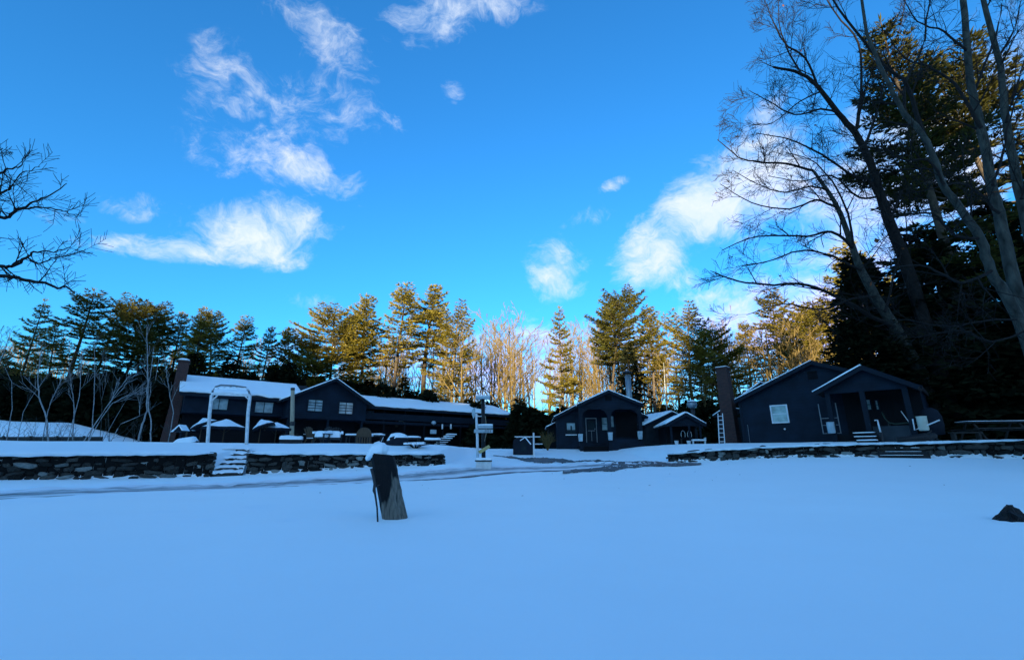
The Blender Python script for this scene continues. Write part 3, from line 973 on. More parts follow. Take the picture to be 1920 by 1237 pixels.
    MB().box(-.66, .18, 2.29, 3.11, zt, zt + .12).build('chimney_cap', M['brick_dark'], ch)
    MB().lathe([(.38, 0), (.37, .10), (.26, .17), (.08, .2)], 12, (-.24, 2.7, zt + .12), .08).build('cap_snow', M['snow'], ch, True)
    return A, t, zg
LODGE, lodge_o, LZG = lodge()

# ------------------------------------------------------------------ middle cabin
def mid_cabin():
    A = Plane(on_ground(1045, 36).x, 36.0, math.radians(-3))
    zg = 1.25
    t = thing('cabin', 'dark blue cabin with an open gabled porch and tall metal flue', 'cabin', (A.o.x, A.o.y, zg), A.ang)
    q = lambda px, py, d=0: (A.at(px, py, d)[0], A.at(px, py, d)[1] - zg)
    u0 = 0.0; u1 = q(1209, 800)[0]; um = (u0 + u1) / 2
    ul, ze = q(1049, 776, -.3)
    sl = .5
    zr = ze + (um - ul) * sl
    print('cabin', u1, ze, zr)
    gable_wall(u0, u1, um, ze + (u0 - ul) * sl, zr, -.4, 0, 8).build('wall', M['navy'], t)
    gable_front(t, u0, u1, um, ze + (u0 - ul) * sl, zr, 0, 8, .22, .13, .09, .05, .3, seed=21)
    # porch
    d = -2.0
    p0, _ = q(1087, 800, d); p1, _ = q(1204, 800, d); pm, pr = q(1141, 732, d)
    pe = q(1093, 757, d)[1]
    pm = (p0 + p1) / 2 - .05
    zb = q(1140, 767, d)[1]; zb1 = q(1140, 762, d)[1]
    MB().prism([(p0 - .05, zb), (p1 + .05, zb), (p1 + .05, zb1 + .03), (pm, pr - .15), (p0 - .05, zb1 + .03)], d, d + .16).build('porch_gable', M['navy'], t)
    gable_front(t, p0, p1, pm, pe, pr, d, -.3, .12, .12, .09, .09, .25, seed=33)
    for px in (1089.5, 1143, 1201):
        u, _ = q(px, 800, d)
        MB().box(u - .13, u + .13, d, d + .22, -.4, zb - .002).build('porch_post', M['navy_trim'], t)
    # arched brackets under the beam
    for px, s in ((1089.5, 1), (1143, -1), (1143, 1), (1201, -1)):
        u, _ = q(px, 800, d)
        MB().prism([(u + s * .13, zb - .003), (u + s * .13, zb - .5), (u + s * .2, zb - .28), (u + s * .33, zb - .12), (u + s * .6, zb - .003)], d + .02, d + .14).build('porch_bracket', M['navy_trim'], t)
    um2, _ = q(1143, 800, d)
    zk = q(1170, 823, d)[1]
    MB().box(um2 + .135, q(1201, 800, d)[0] - .135, d + .03, d + .15, -.4, zk).build('knee_wall', M['navy'], t)
    MB().box(p0, p1, d + .23, -.01, -.4, .18).build('porch_floor', M['navy_v'], t)
    for i in range(2):
        MB().box(q(1093, 830, d)[0], um2 - .2, d - .35 + .3 * i, d - .01 + .2 * i, -.4, -.06 + .13 * i).build('step', M['navy_v'], t)
    # inner wall: door, windows
    a, z1 = q(1099, 785); b, z0 = q(1119, 829)
    door(t, a, b, z0, z1, 0, 'navy_trim', 'trim_grey', True)
    a, z1 = q(1128, 783); b, z0 = q(1139, 806)
    window(t, a, b, z0, z1, 0, 'navy_trim', 'glass', 1, 2, .06)
    a, z1 = q(1145, 780); b, z0 = q(1151, 800)
    window(t, a, b, z0, z1, 0, 'navy_trim', 'glass', 1, 1, .06)
    a, z1 = q(1153, 772); b, z0 = q(1196, 819)
    MB().box(a, b, -.03, -.002, z0, z1).build('screen_panel', M['navy_v'], t)
    a, z1 = q(1062, 793); b, z0 = q(1079, 813)
    w = window(t, a, b, z0, z1, 0, 'navy_trim', 'glass_dark', 1, 1, .12)
    m = MB().box(a + .02, a + .3, -.03, -.016, z0 + .3, z1).box(b - .26, b - .02, -.03, -.016, z0 + .3, z1).box(a + .3, b - .26, -.03, -.016, z1 - .2, z1)
    m.build('curtain', M['glass'], w)
    MB().box(a - .1, b + .1, -.12, -.051, z0 - .12, z0 - .04).build('sill', M['white'], w)
    # vent in the porch gable
    a, z1 = q(1134, 742, d); b, z0 = q(1147, 751, d)
    v = MB().box(a, b, d - .02, d - .001, z0, z1).build('vent', M['black'], t)
    # flue
    u, zt = q(1177, 703, 3.5)
    f = MB().tube([Vector((u, 3.5, 2.5)), Vector((u, 3.5, zt))], [.24, .24], 14).build('flue', M['metal'], t, True)
    MB().lathe([(.42, 0), (.42, .05), (.05, .22)], 14, (u, 3.5, zt + .18)).build('flue_cap', M['metal_dark'], f)
    # lean-to at its left
    a, zt = q(1026, 801, 2); b, zh = q(1044, 792, 2)
    s = MB().prism([(a + .1, -.4), (-.002, -.4), (-.002, zh - .1), (a + .1, zt - .1)], 2, 6).build('lean_to', M['navy_v'], t)
    MB().slab((a - .1, 1.8, zt), (-.004, 1.8, zh), (-.004, 6.1, zh), (a - .1, 6.1, zt), .1).build('lean_to_roof', M['shingle'], s)
    MB().snowquad((a - .1, 6.1, zt), (a - .1, 1.78, zt), (-.004, 1.78, zh), (-.004, 6.1, zh), .08, 8, 3, 4).build('roof_snow', M['snow'], s, True)
    # pale flower boxes fixed to the posts
    for px, y0, y1 in ((1089, 813, 827), (1145, 810, 825), (1201, 808, 823)):
        u, za = q(px, y1, d - .2); _, zb_ = q(px, y0, d - .2)
        MB().add([(u - .13, d - .22, za), (u + .13, d - .22, za), (u + .13, d - .02, za), (u - .13, d - .02, za), (u - .17, d - .26, zb_), (u + .17, d - .26, zb_), (u + .17, d - .02, zb_), (u - .17, d - .02, zb_)],
                 [(0, 3, 2, 1), (4, 5, 6, 7), (0, 1, 5, 4), (1, 2, 6, 5), (2, 3, 7, 6), (3, 0, 4, 7)]).build('flower_box', M['sign'], t)
mid_cabin()

# ------------------------------------------------------------------ grey shed and small porch hut
def sheds():
    A = Plane(on_ground(1206, 35).x, 35.0, math.radians(12))
    zg = 1.25
    t = thing('shed', 'grey blue shed with a snow edged gable right of the middle cabin', 'shed', (A.o.x, A.o.y, zg), A.ang)
    q = lambda px, py, d=0: (A.at(px, py, d)[0], A.at(px, py, d)[1] - zg)
    um, zr = q(1257, 772); ul, ze = q(1204, 798)
    w = um - ul
    gable_wall(ul + .3, um + w - .3, um, ze + .16, zr, -.5, 0, 6).build('wall', M['teal'], t)
    gable_front(t, ul + .3, um + w - .3, um, ze + .16, zr, 0, 6, .3, .1, .15, .08, .25, seed=41)
    a, z1 = q(1252, 776, -.0); 
    MB().box(um - .2, um + .2, -.03, -.001, zr - .95, zr - .6).build('vent', M['black'], t)
    a, z1 = q(1216, 805); b, z0 = q(1243, 836)
    door(t, a, b, -.3, z1, 0, 'teal', 'teal', False)
    B = Plane(on_ground(1250, 30).x, 30.0, math.radians(-8))
    zg = 1.35
    h = thing('porch_hut', 'small hut with a dark open gabled porch beside the grey shed', 'hut', (B.o.x, B.o.y, zg), B.ang)
    q = lambda px, py, d=0: (B.at(px, py, d)[0], B.at(px, py, d)[1] - zg)
    um, zr = q(1285, 774); ul, ze = q(1247, 795); ur, _ = q(1322, 791)
    gable_front(h, ul + .2, ur - .2, um, ze + .1, zr, 0, 4.5, .2, .1, .13, .10, .2, seed=51)
    MB().prism([(ul + .25, ze - .12), (ur - .25, ze - .12), (ur - .25, ze), (um, zr - .13), (ul + .25, ze)], 0, .1).build('gable', M['navy'], h)
    MB().box(ul + .3, ur - .3, 1.6, 4.4, -.5, ze - .05).build('wall', M['navy_v'], h)
    for u in (ul + .35, um + .15, ur - .35):
        MB().box(u - .06, u + .06, .0, .1, -.5, ze - .121).build('porch_post', M['navy_trim'], h)
    u, zt = q(1298, 762, 2.6)
    f = MB().tube([Vector((u, 2.6, zr - .7)), Vector((u, 2.6, zt))], [.13, .13], 10).build('flue', M['metal_dark'], h, True)
    MB().lathe([(.1, -.12), (.3, -.02), (.36, .12), (.3, .27), (.12, .36)], 14, (u, 2.6, zt)).build('flue_cowl', M['metal'], f, True)
    MB().lathe([(.3, 0), (.24, .08), (.06, .12)], 10, (u, 2.6, zt + .34)).build('cowl_snow', M['snow'], f, True)
    # white framed chair and bench on its porch
    def q2(px, py, d): u, z = B.at(px, py, d); p = B.o + B.u * u + B.n * d; return Vector((p.x, p.y, z))
    c = thing('hoop_chair', 'chair with two pale hoop backs standing in the hut porch', 'chair', q2(1288, 833, .6) * 1, B.ang)
    for s in (-.18, .22):
        pts = [Vector((s + .13 * math.cos(a), 0, .62 + .26 * math.sin(a))) for a in np.linspace(-.6, math.pi + .6, 12)]
        MB().tube(pts, [.018] * 12, 6).build('back_hoop', M['grey_white'], c, True)
    MB().box(-.35, .4, -.1, .3, .38, .42).build('seat', M['canvas'], c)
    for s in (-.3, .35):
        MB().box(s - .02, s + .02, -.05, -.01, 0, .38).build('leg', M['metal_dark'], c)
        MB().box(s - .02, s + .02, .22, .26, 0, .38).build('leg', M['metal_dark'], c)
    b = thing('bench', 'small white bench with snow at the right of the hut porch', 'bench', q2(1311, 833, -.2), B.ang)
    MB().box(-.42, .42, -.16, .16, .22, .27).build('seat', M['white'], b)
    MB().snowquad((-.42, -.16, .27), (.42, -.16, .27), (.42, .16, .27), (-.42, .16, .27), .05, 6, 3, 3).build('seat_snow', M['snow'], b, True)
    for s in (-.36, .36):
        MB().box(s - .03, s + .03, -.13, .13, -.1, .219).build('leg', M['white'], b)
    MB().box(.36, .42, -.161, .16, .271, .42).build('arm', M['white'], b)
    for px, lab in ((1269, 'pale bucket at the left foot of the hut porch'), (1292, 'pale bucket at the middle post of the hut porch')):
        p = q2(px, 834, -.25)
        k = MB().lathe([(.09, 0), (.13, .26), (.11, .27), (.09, .2)], 14).build('bucket', M['grey_white'], smooth=True)
        k.location = p; tag(k, lab, 'bucket')
sheds()

# ------------------------------------------------------------------ cabin at the right
def right_cabin():
    A = Plane(13.6, 27.2, math.radians(-45))
    zg = 1.35
    t = thing('cabin', 'dark blue cabin with white framed window and gabled front porch', 'cabin', (A.o.x, A.o.y, zg), A.ang)
    q = lambda px, py, d=0: (A.at(px, py, d)[0], A.at(px, py, d)[1] - zg)
    ul, ze = q(1376, 750, -.3)
    u0 = q(1390, 790)[0]
    um, zr = q(1520, 676, -.3)
    u1 = um + (um - u0)
    s = (zr - ze) / (um - ul)
    ze0 = ze + (u0 - ul) * s
    print('right', u0, um, u1, ze, zr)
    gable_wall(u0, u1, um, ze0, zr, -.5, 0, 9, .15).build('wall', M['navy'], t)
    gable_front(t, u0, u1, um, ze0, zr, 0, 9, u0 - ul, .13, .07, .0, .3, seed=61)
    a, z1 = q(1446, 762); b, z0 = q(1478, 790)
    window(t, a, b, z0, z1, 0, 'white', 'glass', 1, 2, .07)
    a, z1 = q(1513, 697); b, z0 = q(1534, 710)
    v = MB().box(a, b, -.02, -.001, z0, z1).build('vent', M['black'], t)
    # corner board, tap, downpipe
    MB().box(u0 - .02, u0 + .12, -.03, -.001, -.5, ze0 - .2).build('corner_board', M['navy_trim'], t)
    uu, zz = q(1472, 804)
    MB().lathe([(.03, 0), (.06, .05), (.02, .1)], 8, (uu, -.05, zz - .05)).build('outlet', M['white'], t)
    uu, zz = q(1402, 796)
    MB().tube([Vector((uu, -.03, -.3)), Vector((uu, -.03, zz - zg * 0))], [.012, .012], 6).build('conduit', M['trim_grey'], t)
    # wing behind with a visible snowy roof
    a, za = q(1372, 747, 2.5); b, zb = q(1408, 734, 5)
    MB().slab((u0 - .9, 1.5, ze0 - .05), (u0 - .9, 7, ze0 - .05), (u0 + .9, 7, ze0 + 1.1), (u0 + .9, 1.5, ze0 + 1.1), .12).build('wing_roof', M['shingle'], t)
    MB().snowquad((u0 - .9, 7, ze0 - .05), (u0 - .9, 1.5, ze0 - .05), (u0 + .9, 1.5, ze0 + 1.1), (u0 + .9, 7, ze0 + 1.1), .1, 8, 3, 6).build('wing_snow', M['snow'], t, True)
    MB().box(u0 - .4, u0 - .002, 2.4, 6.8, -.5, ze0 - .15).build('wing_wall', M['navy'], t)
    # porch
    d = -2.2
    pl, pze = q(1524, 735, d - .3); pm, pr = q(1620, 684, d - .3); prr, pze2 = q(1715, 717, d - .3)
    p0, _ = q(1556, 770, d); p1 = prr - .42; pm -= .12
    sp = (pr - pze) / (pm - pl)
    print('porch', pl, p0, pm, p1, prr, pze, pr, pze2)
    pe = pr - sp * (pm - p0)
    zb0 = q(1560, 738, d)[1]; zb = (zb0 + q(1715, 726, d)[1]) / 2
    MB().prism([(p0 - .1, zb), (p1 + .1, zb), (p1 + .1, pe - .1), (pm, pr - .14), (p0 - .1, pe - .1)], d, d + .16).build('porch_gable', M['navy'], t)
    gable_front(t, p0, p1, pm, pe, pr, d, -.32, p0 - pl, .12, .09, .0, .3, seed=71)
    for u in (p0, p0 + (p1 - p0) * .47, p1):
        MB().box(u - .1, u + .1, d, d + .18, -.5, zb - .002).build('porch_post', M['navy_trim'], t)
    MB().box(p0, p1, d + .19, -.01, -.5, .42).build('porch_floor', M['navy_v'], t)
    ukm = p0 + (p1 - p0) * .52
    MB().box(ukm, p1 - .11, d + .02, d + .12, -.5, .75).build('knee_wall', M['teal'], t)
    MB().box(p0 + .3, p1 + .4, -.34, -.3, .43, zb + .3).build('inner_wall', M['navy_v'], t)
    # inner windows
    for xa, xb, ya, yb in ((1622, 1634, 750, 767), (1641, 1648, 751, 767)):
        a, z1 = q(xa, ya, -.34); b, z0 = q(xb, yb, -.34)
        window(t, a, b, z0, z1, -.34, 'navy_trim', 'glass', 1, 2, .05)
    # screen door frame at the left of the porch
    a, z0 = q(1544, 813, -1.6); b, _ = q(1577, 813, -1.6); z1 = q(1538, 757, -1.6)[1]
    fr = MB().box(a - .02, a + .02, -1.62, -1.58, z0, z1).box(b - .02, b + .02, -1.62, -1.58, z0, z1)
    for k in (.0, .27, .5):
        fr.box(a + .02, b - .02, -1.615, -1.585, z0 + (z1 - z0) * k, z0 + (z1 - z0) * k + .03)
    fr.build('screen_frame', M['trim_grey'], t)
    # steps with snow
    for i in range(3):
        xa, xb, yy = ((1606, 1645, 826), (1601, 1643, 819), (1599, 1640, 812))[i]
        a, z0 = q(xa, yy, d - .9 + .3 * i); b, _ = q(xb, yy, d - .9 + .3 * i)
        st = MB().box(a, b, d - .9 + .3 * i, d - .02 - .001 * i, z0 - .16, z0).build('step', M['navy_v'], t)
        MB().snowquad((a, d - .9 + .3 * i, z0), (b, d - .9 + .3 * i, z0), (b, d - .62 + .3 * i, z0), (a, d - .62 + .3 * i, z0), .045, 10, 3, i + 20).build('step_snow', M['snow'], st, True)
    # brick chimney outside the left wall
    cb = Vector((13.55, 28.7)); loc = cb - A.o
    cu, cd = loc.dot(A.u), loc.dot(A.n)
    zt = P(1352, 692, 28.7).z - zg
    c = MB().add([(cu - .42, cd - .36, -.5), (cu + .44, cd - .36, -.5), (cu + .44, cd + .36, -.5), (cu - .42, cd + .36, -.5), (cu - .36, cd - .3, zt), (cu + .28, cd - .3, zt), (cu + .28, cd + .3, zt), (cu - .36, cd + .3, zt)],
                 [(0, 3, 2, 1), (4, 5, 6, 7), (0, 1, 5, 4), (1, 2, 6, 5), (2, 3, 7, 6), (3, 0, 4, 7)])
    ch = c.build('chimney', M['brick_dark'], t)
    MB().box(cu - .42, cu + .34, cd - .36, cd + .36, zt, zt + .1).build('chimney_cap', M['brick_dark'], ch)
    MB().snowquad((cu - .38, cd - .33, zt + .1), (cu + .3, cd - .33, zt + .1), (cu + .3, cd + .33, zt + .1), (cu - .38, cd + .33, zt + .1), .06, 6, 4, 2).build('cap_snow', M['snow'], ch, True)
    # low shed roof left of the chimney
    a, za = q(1338, 780, 3.2); b, zb_ = q(1354, 770, 3.2)
    MB().slab((a, 3.0, za), (b + .4, 3.0, zb_ + .25), (b + .4, 6, zb_ + .25), (a, 6, za), .1).build('lean_to_roof', M['shingle'], t)
    MB().snowquad((a, 6, za), (a, 2.98, za), (b + .4, 2.98, zb_ + .25), (b + .4, 6, zb_ + .25), .07, 8, 3, 8).build('lean_to_snow', M['snow'], t, True)
    MB().box(a + .25, b + .39, 3.2, 5.9, -.5, za - .02).build('lean_to_wall', M['teal'], t)
    return A, zg
RC, RZG = right_cabin()

def rc_pt(px, py, d):
    u, z = RC.at(px, py, d); p = RC.o + RC.u * u + RC.n * d
    return Vector((p.x, p.y, z))

# white ladder leaning on the brick chimney
def ladder():
    b = on_ground(1354, 27.6); top = P(1354, 775, 28.1)
    t = thing('ladder', 'white ladder leaning against the tall brown brick chimney', 'ladder', b, math.radians(-30))
    inv = Matrix.Rotation(math.radians(30), 3, 'Z')
    tv = inv @ (top - b)
    for s in (-.15, .15):
        MB().bar((s, 0, 0), (tv.x * .2 + s * .85, tv.y, tv.z), .045, .06).build('rail', M['white'], t)
    for k in range(7):
        f = (k + .6) / 7.2
        MB().bar((tv.x * .2 * f - .15, tv.y * f, tv.z * f), (tv.x * .2 * f + .15, tv.y * f, tv.z * f), .035).build('rung', M['white'], t)
ladder()

# ------------------------------------------------------------------ things round the right cabin
def tub(name, label, cat, p, r, h, mat):
    o = MB().lathe([(r * .85, 0), (r, h * .1), (r, h * .92), (r * 1.06, h), (r * .9, h), (r * .85, h * .9)], 18).build(name, M[mat], smooth=True)
    o.location = p
    return tag(o, label, cat)
p = rc_pt(1560, 812, -2.6); tub('planter', 'pale square planter at the screen door of the right cabin', 'planter', p, .16, .52, 'sign')
p = rc_pt(1733, 807, -2.5); tub('barrel', 'pale cream barrel at the right corner of the cabin porch', 'barrel', p, .18, .6, 'cream')

def porch_chair():
    p = rc_pt(1690, 803, -1.4); t = thing('recliner', 'dark green reclining chair on the right cabin porch', 'chair', p, RC.ang)
    pts = [(-.55, .75), (-.5, .5), (-.38, .3), (-.15, .22), (.25, .25), (.55, .22)]
    sh = MB().prism([(x, z) for x, z in pts] + [(x, z - .05) for x, z in pts[::-1]], -.3, .3).build('shell', M['green'], t)
    for x, z in ((-.4, .25), (.4, .2)):
        for y in (-.25, .25):
            MB().box(x - .02, x + .02, y - .02, y + .02, 0, z).build('leg', M['metal_dark'], t)
    MB().bar((.15, -.32, .75), (.4, -.32, .1), .03).build('arm', M['grey_white'], t)
porch_chair()

def rails():
    a = rc_pt(1645, 787, -2.65); b = rc_pt(1651, 810, -2.65)
    t = thing('handrail', 'short white handrail beside the snowy steps of the right cabin', 'handrail', b)
    k = MB().tube([Vector((0, 0, 0)), (a - b) * .5 + Vector((0, 0, 0)), (a - b), (a - b) + Vector((-.12, 0, -.02))], [.035, .035, .03, .03], 8).build('rail', M['white'], t, True)
    MB().box(-.05, .05, -.05, .05, -.5, .0).build('foot', M['metal_dark'], t)
    # folded walking frame of white tube
    pts = [rc_pt(1711, 785, -2.6), rc_pt(1715, 806, -2.6), rc_pt(1726, 801, -2.6), rc_pt(1738, 797, -2.6), rc_pt(1762, 787, -2.6)]
    o = MB().tube([q - pts[1] for q in pts], [.028] * 5, 8).build('pipe_rail', M['white'], smooth=True)
    o.location = pts[1]
    tag(o, 'bent white pipe rail at the right end of the cabin porch', 'rail')
    c = rc_pt(1750, 806, -1.5)
    cv = MB().lathe([(.36, -.2), (.4, .2), (.38, .6), (.30, .85), (.12, .95)], 18, jit=.03).build('covered_grill', M['canvas'], smooth=True)
    cv.location = c
    tag(cv, 'dark blue covered grill beyond the pale barrel', 'grill')
rails()

def picnic_table(px, Y, label, rz, name='picnic_table'):
    p = on_ground(px, Y)
    t = thing(name, label, 'table', p, rz)
    for k in range(4):
        MB().box(-1.1, 1.1, -.38 + k * .19, -.21 + k * .19, .70, .74).build('plank', M['wood_old'], t)
    for s in (-1, 1):
        b = MB().box(-1.1, 1.1, s * .72 - .13, s * .72 + .13, .42, .46).build('seat', M['wood_old'], t)
        for e in (-.8, .8):
            MB().bar((e, s * .72, 0), (e, s * .2, .70), .07, .05).build('leg', M['wood_old'], t)
    for e in (-.8, .8):
        MB().box(e - .03, e + .03, -.8, .8, .37, .415).build('cross_beam', M['wood_old'], t)
    MB().snowquad((-1.1, -.38, .742), (1.1, -.38, .742), (1.1, .38, .742), (-1.1, .38, .742), .025, 12, 4, 3).build('table_snow', M['snow'], t, True)
    return t
picnic_table(1868, 19.5, 'wooden picnic table with a dusting of snow behind the right wall', math.radians(-12))
def low_bench():
    p = on_ground(1815, 19.2)
    t = thing('plank_bench', 'low grey plank bench left of the picnic table', 'bench', p, math.radians(-15))
    MB().box(-.55, .5, -.14, .14, .3, .35).build('seat', M['wood_old'], t)
    for s in (-.45, .4):
        MB().box(s - .04, s + .04, -.12, .12, -.1, .299).build('leg', M['wood_old'], t)
low_bench()
# timber steps and a log set into the right wall
def timber_steps():
    p = Vector((15.4, 18.55, 0)); p.z = gz(15.3, 18.3)
    t = thing('timber_steps', 'dark timber steps set into the right stone wall', 'steps', (p.x, p.y, p.z), math.atan2(-7.4, 10.7))
    for i in range(4):
        s = MB().box(-.75, .8, -.25 + .26 * i, .02 + .26 * i, -.1 + .14 * i, .10 + .14 * i).build('step', M['wood_dark'], t)
        MB().snowquad((-.7 + .2 * (i % 2), -.23 + .26 * i, .102 + .14 * i), (.6, -.23 + .26 * i, .102 + .14 * i), (.6, .0 + .26 * i, .102 + .14 * i), (-.7 + .2 * (i % 2), .0 + .26 * i, .102 + .14 * i), .02 + .015 * (i > 1), 8, 2, i).build('step_snow', M['snow'], s, True)
    rng = random.Random(8)
    q = Vector((16.2, 18.6, gz(16.2, 19.4) + .10))
    lg = MB().tube([Vector((-.75, .1, 0)), Vector((-.3, 0, .03)), Vector((.2, -.05, .1)), Vector((.7, 0, .16))], [.10, .13, .16, .12], 9)
    lg.tube([Vector((.2, -.05, .1)), Vector((.45, -.2, .35))], [.07, .03], 6)
    lg.tube([Vector((.62, 0, .2)), Vector((.8, -.1, -.2))], [.07, .03], 6)
    o = lg.build('log', M['wood_dark'], smooth=True); o.location = q
    tag(o, 'dark knotted log lying on top of the timber steps', 'log')
timber_steps()

# ------------------------------------------------------------------ leaning post, stake, rock in the foreground
def leaning_post():
    b = G(740, 972, 3, 12); Y = b.y
    top = P(716, 851, Y + .02)
    t = thing('wooden_post', 'thick leaning wooden post with snow on top in the foreground', 'post', b)
    # leans to the left and slightly back
    ax = (top - b); L = ax.length
    w = P(761, 960, Y).x - P(718, 960, Y).x
    dp = w * .8
    def ring(s, k):
        c = ax * s
        r = []
        for (sx, sy) in ((-1, -.35), (-.62, -1), (.42, -1), (1, -.15), (1, .6), (.6, 1), (-.6, 1), (-1, .6)):
            r.append(c + Vector((sx * w / 2 * k[0], sy * dp / 2 * k[0], k[1] * sx)))
        return r
    n = 14; mb = MB(); rng = random.Random(2)
    for i in range(n + 1):
        s = -.15 + 1.15 * i / n
        vs = ring(s, (1.0 + .02 * rng.uniform(-1, 1) if i < n else .96, -.02 * (i == n)))
        # weathered grooves
        vs = [v + Vector((rng.uniform(-.004, .004), rng.uniform(-.006, .006), 0)) for v in vs]
        mb.v += [tuple(v) for v in vs]
    for i in range(n):
        for j in range(8):
            mb.f.append((i * 8 + j, i * 8 + (j + 1) % 8, (i + 1) * 8 + (j + 1) % 8, (i + 1) * 8 + j))
    mb.f.append(tuple(n * 8 + j for j in range(8)))
    mb.build('post_body', M['post'], t)
    # the snow cap, sliding off to the left
    cap = MB()
    c = ax * 1.0 + Vector((-.03, 0, 0))
    for i, (rr, z, off) in enumerate(((.38, -.05, -.05), (.48, -.02, -.04), (.45, .03, -.03), (.38, .07, -.02), (.24, .10, -.01), (.07, .115, -.01))):
        for j in range(20):
            a = 2 * math.pi * j / 20
            wob = 1 + .30 * noise.noise(Vector((math.cos(a) * 1.9, math.sin(a) * 1.9, z * 14)))
            sag = -.06 * max(0, -math.cos(a)) * (i < 3)
            cap.v.append((c.x + off + rr * w * wob * math.cos(a) * .98, c.y + rr * dp * wob * math.sin(a), c.z + z * 1.15 * wob + sag + .03))
    for i in range(5):
        for j in range(20):
            cap.f.append((i * 20 + j, i * 20 + (j + 1) % 20, (i + 1) * 20 + (j + 1) % 20, (i + 1) * 20 + j))
    cap.f.append(tuple(100 + j for j in range(20))); cap.f.append(tuple(range(20))[::-1])
    cap.build('snow_cap', M['snow'], t, True)
    # dark strap on its left side
    s0 = P(696, 878, Y - .1) - b; s1 = P(704, 912, Y - .1) - b; s2 = P(714, 908, Y - .1) - b
    MB().tube([s0, s0.lerp(s1, .5) + Vector((.006, 0, 0)), s1, s2], [.018, .02, .028, .012], 6).build('strap', M['metal_dark'], t)
    return b, Y
def post_mat():
    m = material('split_post_wood', (.155, .14, .115), .8, .2, var=.6, nscale=2.5, bump=.8, bscale=5, stretch=(16, 16, 1.5))
    n = m.node_tree.nodes; L = m.node_tree.links.new; b = n['Principled BSDF']
    src = b.inputs['Base Color'].links[0].from_socket
    tcn = [x for x in n if x.type == 'TEX_COORD'][0]
    sp = n.new('ShaderNodeSeparateXYZ'); L(tcn.outputs['Object'], sp.inputs[0])
    mp = n.new('ShaderNodeMapping'); mp.inputs['Scale'].default_value = (9, 9, 1.6); L(tcn.outputs['Object'], mp.inputs['Vector'])
    nz = n.new('ShaderNodeTexNoise'); nz.inputs['Scale'].default_value = 1.0; nz.inputs['Detail'].default_value = 3; L(mp.outputs[0], nz.inputs['Vector'])
    # old dark bark covers the left and the top, running out into a ragged tongue
    def mth(op, a, bb):
        k = n.new('ShaderNodeMath'); k.operation = op
        for i, x in enumerate((a, bb)):
            if isinstance(x, (int, float)): k.inputs[i].default_value = x
            else: L(x, k.inputs[i])
        return k.outputs[0]
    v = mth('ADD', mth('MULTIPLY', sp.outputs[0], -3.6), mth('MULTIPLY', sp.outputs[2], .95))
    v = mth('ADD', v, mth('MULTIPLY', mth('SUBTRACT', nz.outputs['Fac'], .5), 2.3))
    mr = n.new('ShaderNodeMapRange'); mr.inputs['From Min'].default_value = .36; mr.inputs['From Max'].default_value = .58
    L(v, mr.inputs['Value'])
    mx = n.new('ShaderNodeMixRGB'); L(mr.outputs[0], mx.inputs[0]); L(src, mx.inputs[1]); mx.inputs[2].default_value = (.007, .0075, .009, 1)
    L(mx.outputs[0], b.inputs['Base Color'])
    return m
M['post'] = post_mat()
PB, PY = leaning_post()
def stake():
    a = G(708, 978, 3, 12); tp = P(702.5, 905, a.y)
    d = tp - a
    mb = MB().tube([d * -.08, d * .35 + Vector((.008, 0, 0)), d * .7 + Vector((-.004, 0, 0)), d * .8 + Vector((-.014, 0, 0)), d], [.011, .012, .014, .022, .016], 7)
    o = mb.build('stake', M['metal_dark'], smooth=True); o.location = a
    tag(o, 'thin dark stake in the snow beside the leaning post', 'stake')
stake()
def rock():
    a = G(1896, 976, 2, 14)
    rng = random.Random(4)
    k = (P(1918, 960, a.y).x - P(1876, 960, a.y).x) * .92
    mb = MB()
    for i, (r, z) in enumerate(((.62, -.12), (.60, .02), (.50, .22), (.42, .42), (.27, .56), (.12, .66))):
        for j in range(14):
            an = 2 * math.pi * j / 14
            rr = r * k * (1 + .36 * rng.uniform(-1, 1))
            mb.v.append((rr * math.cos(an) + .12 * k * i / 5, rr * math.sin(an) * .8, z * k * (1 + .12 * rng.uniform(-1, 1))))
    for i in range(5):
        for j in range(14):
            mb.f.append((i * 14 + j, i * 14 + (j + 1) % 14, (i + 1) * 14 + (j + 1) % 14, (i + 1) * 14 + j))
    mb.f.append(tuple(70 + j for j in range(14)))
    o = mb.build('rock', M['wood_dark']); o.location = a
    tag(o, 'jagged black rock poking out of the snow at the far right', 'rock')
rock()

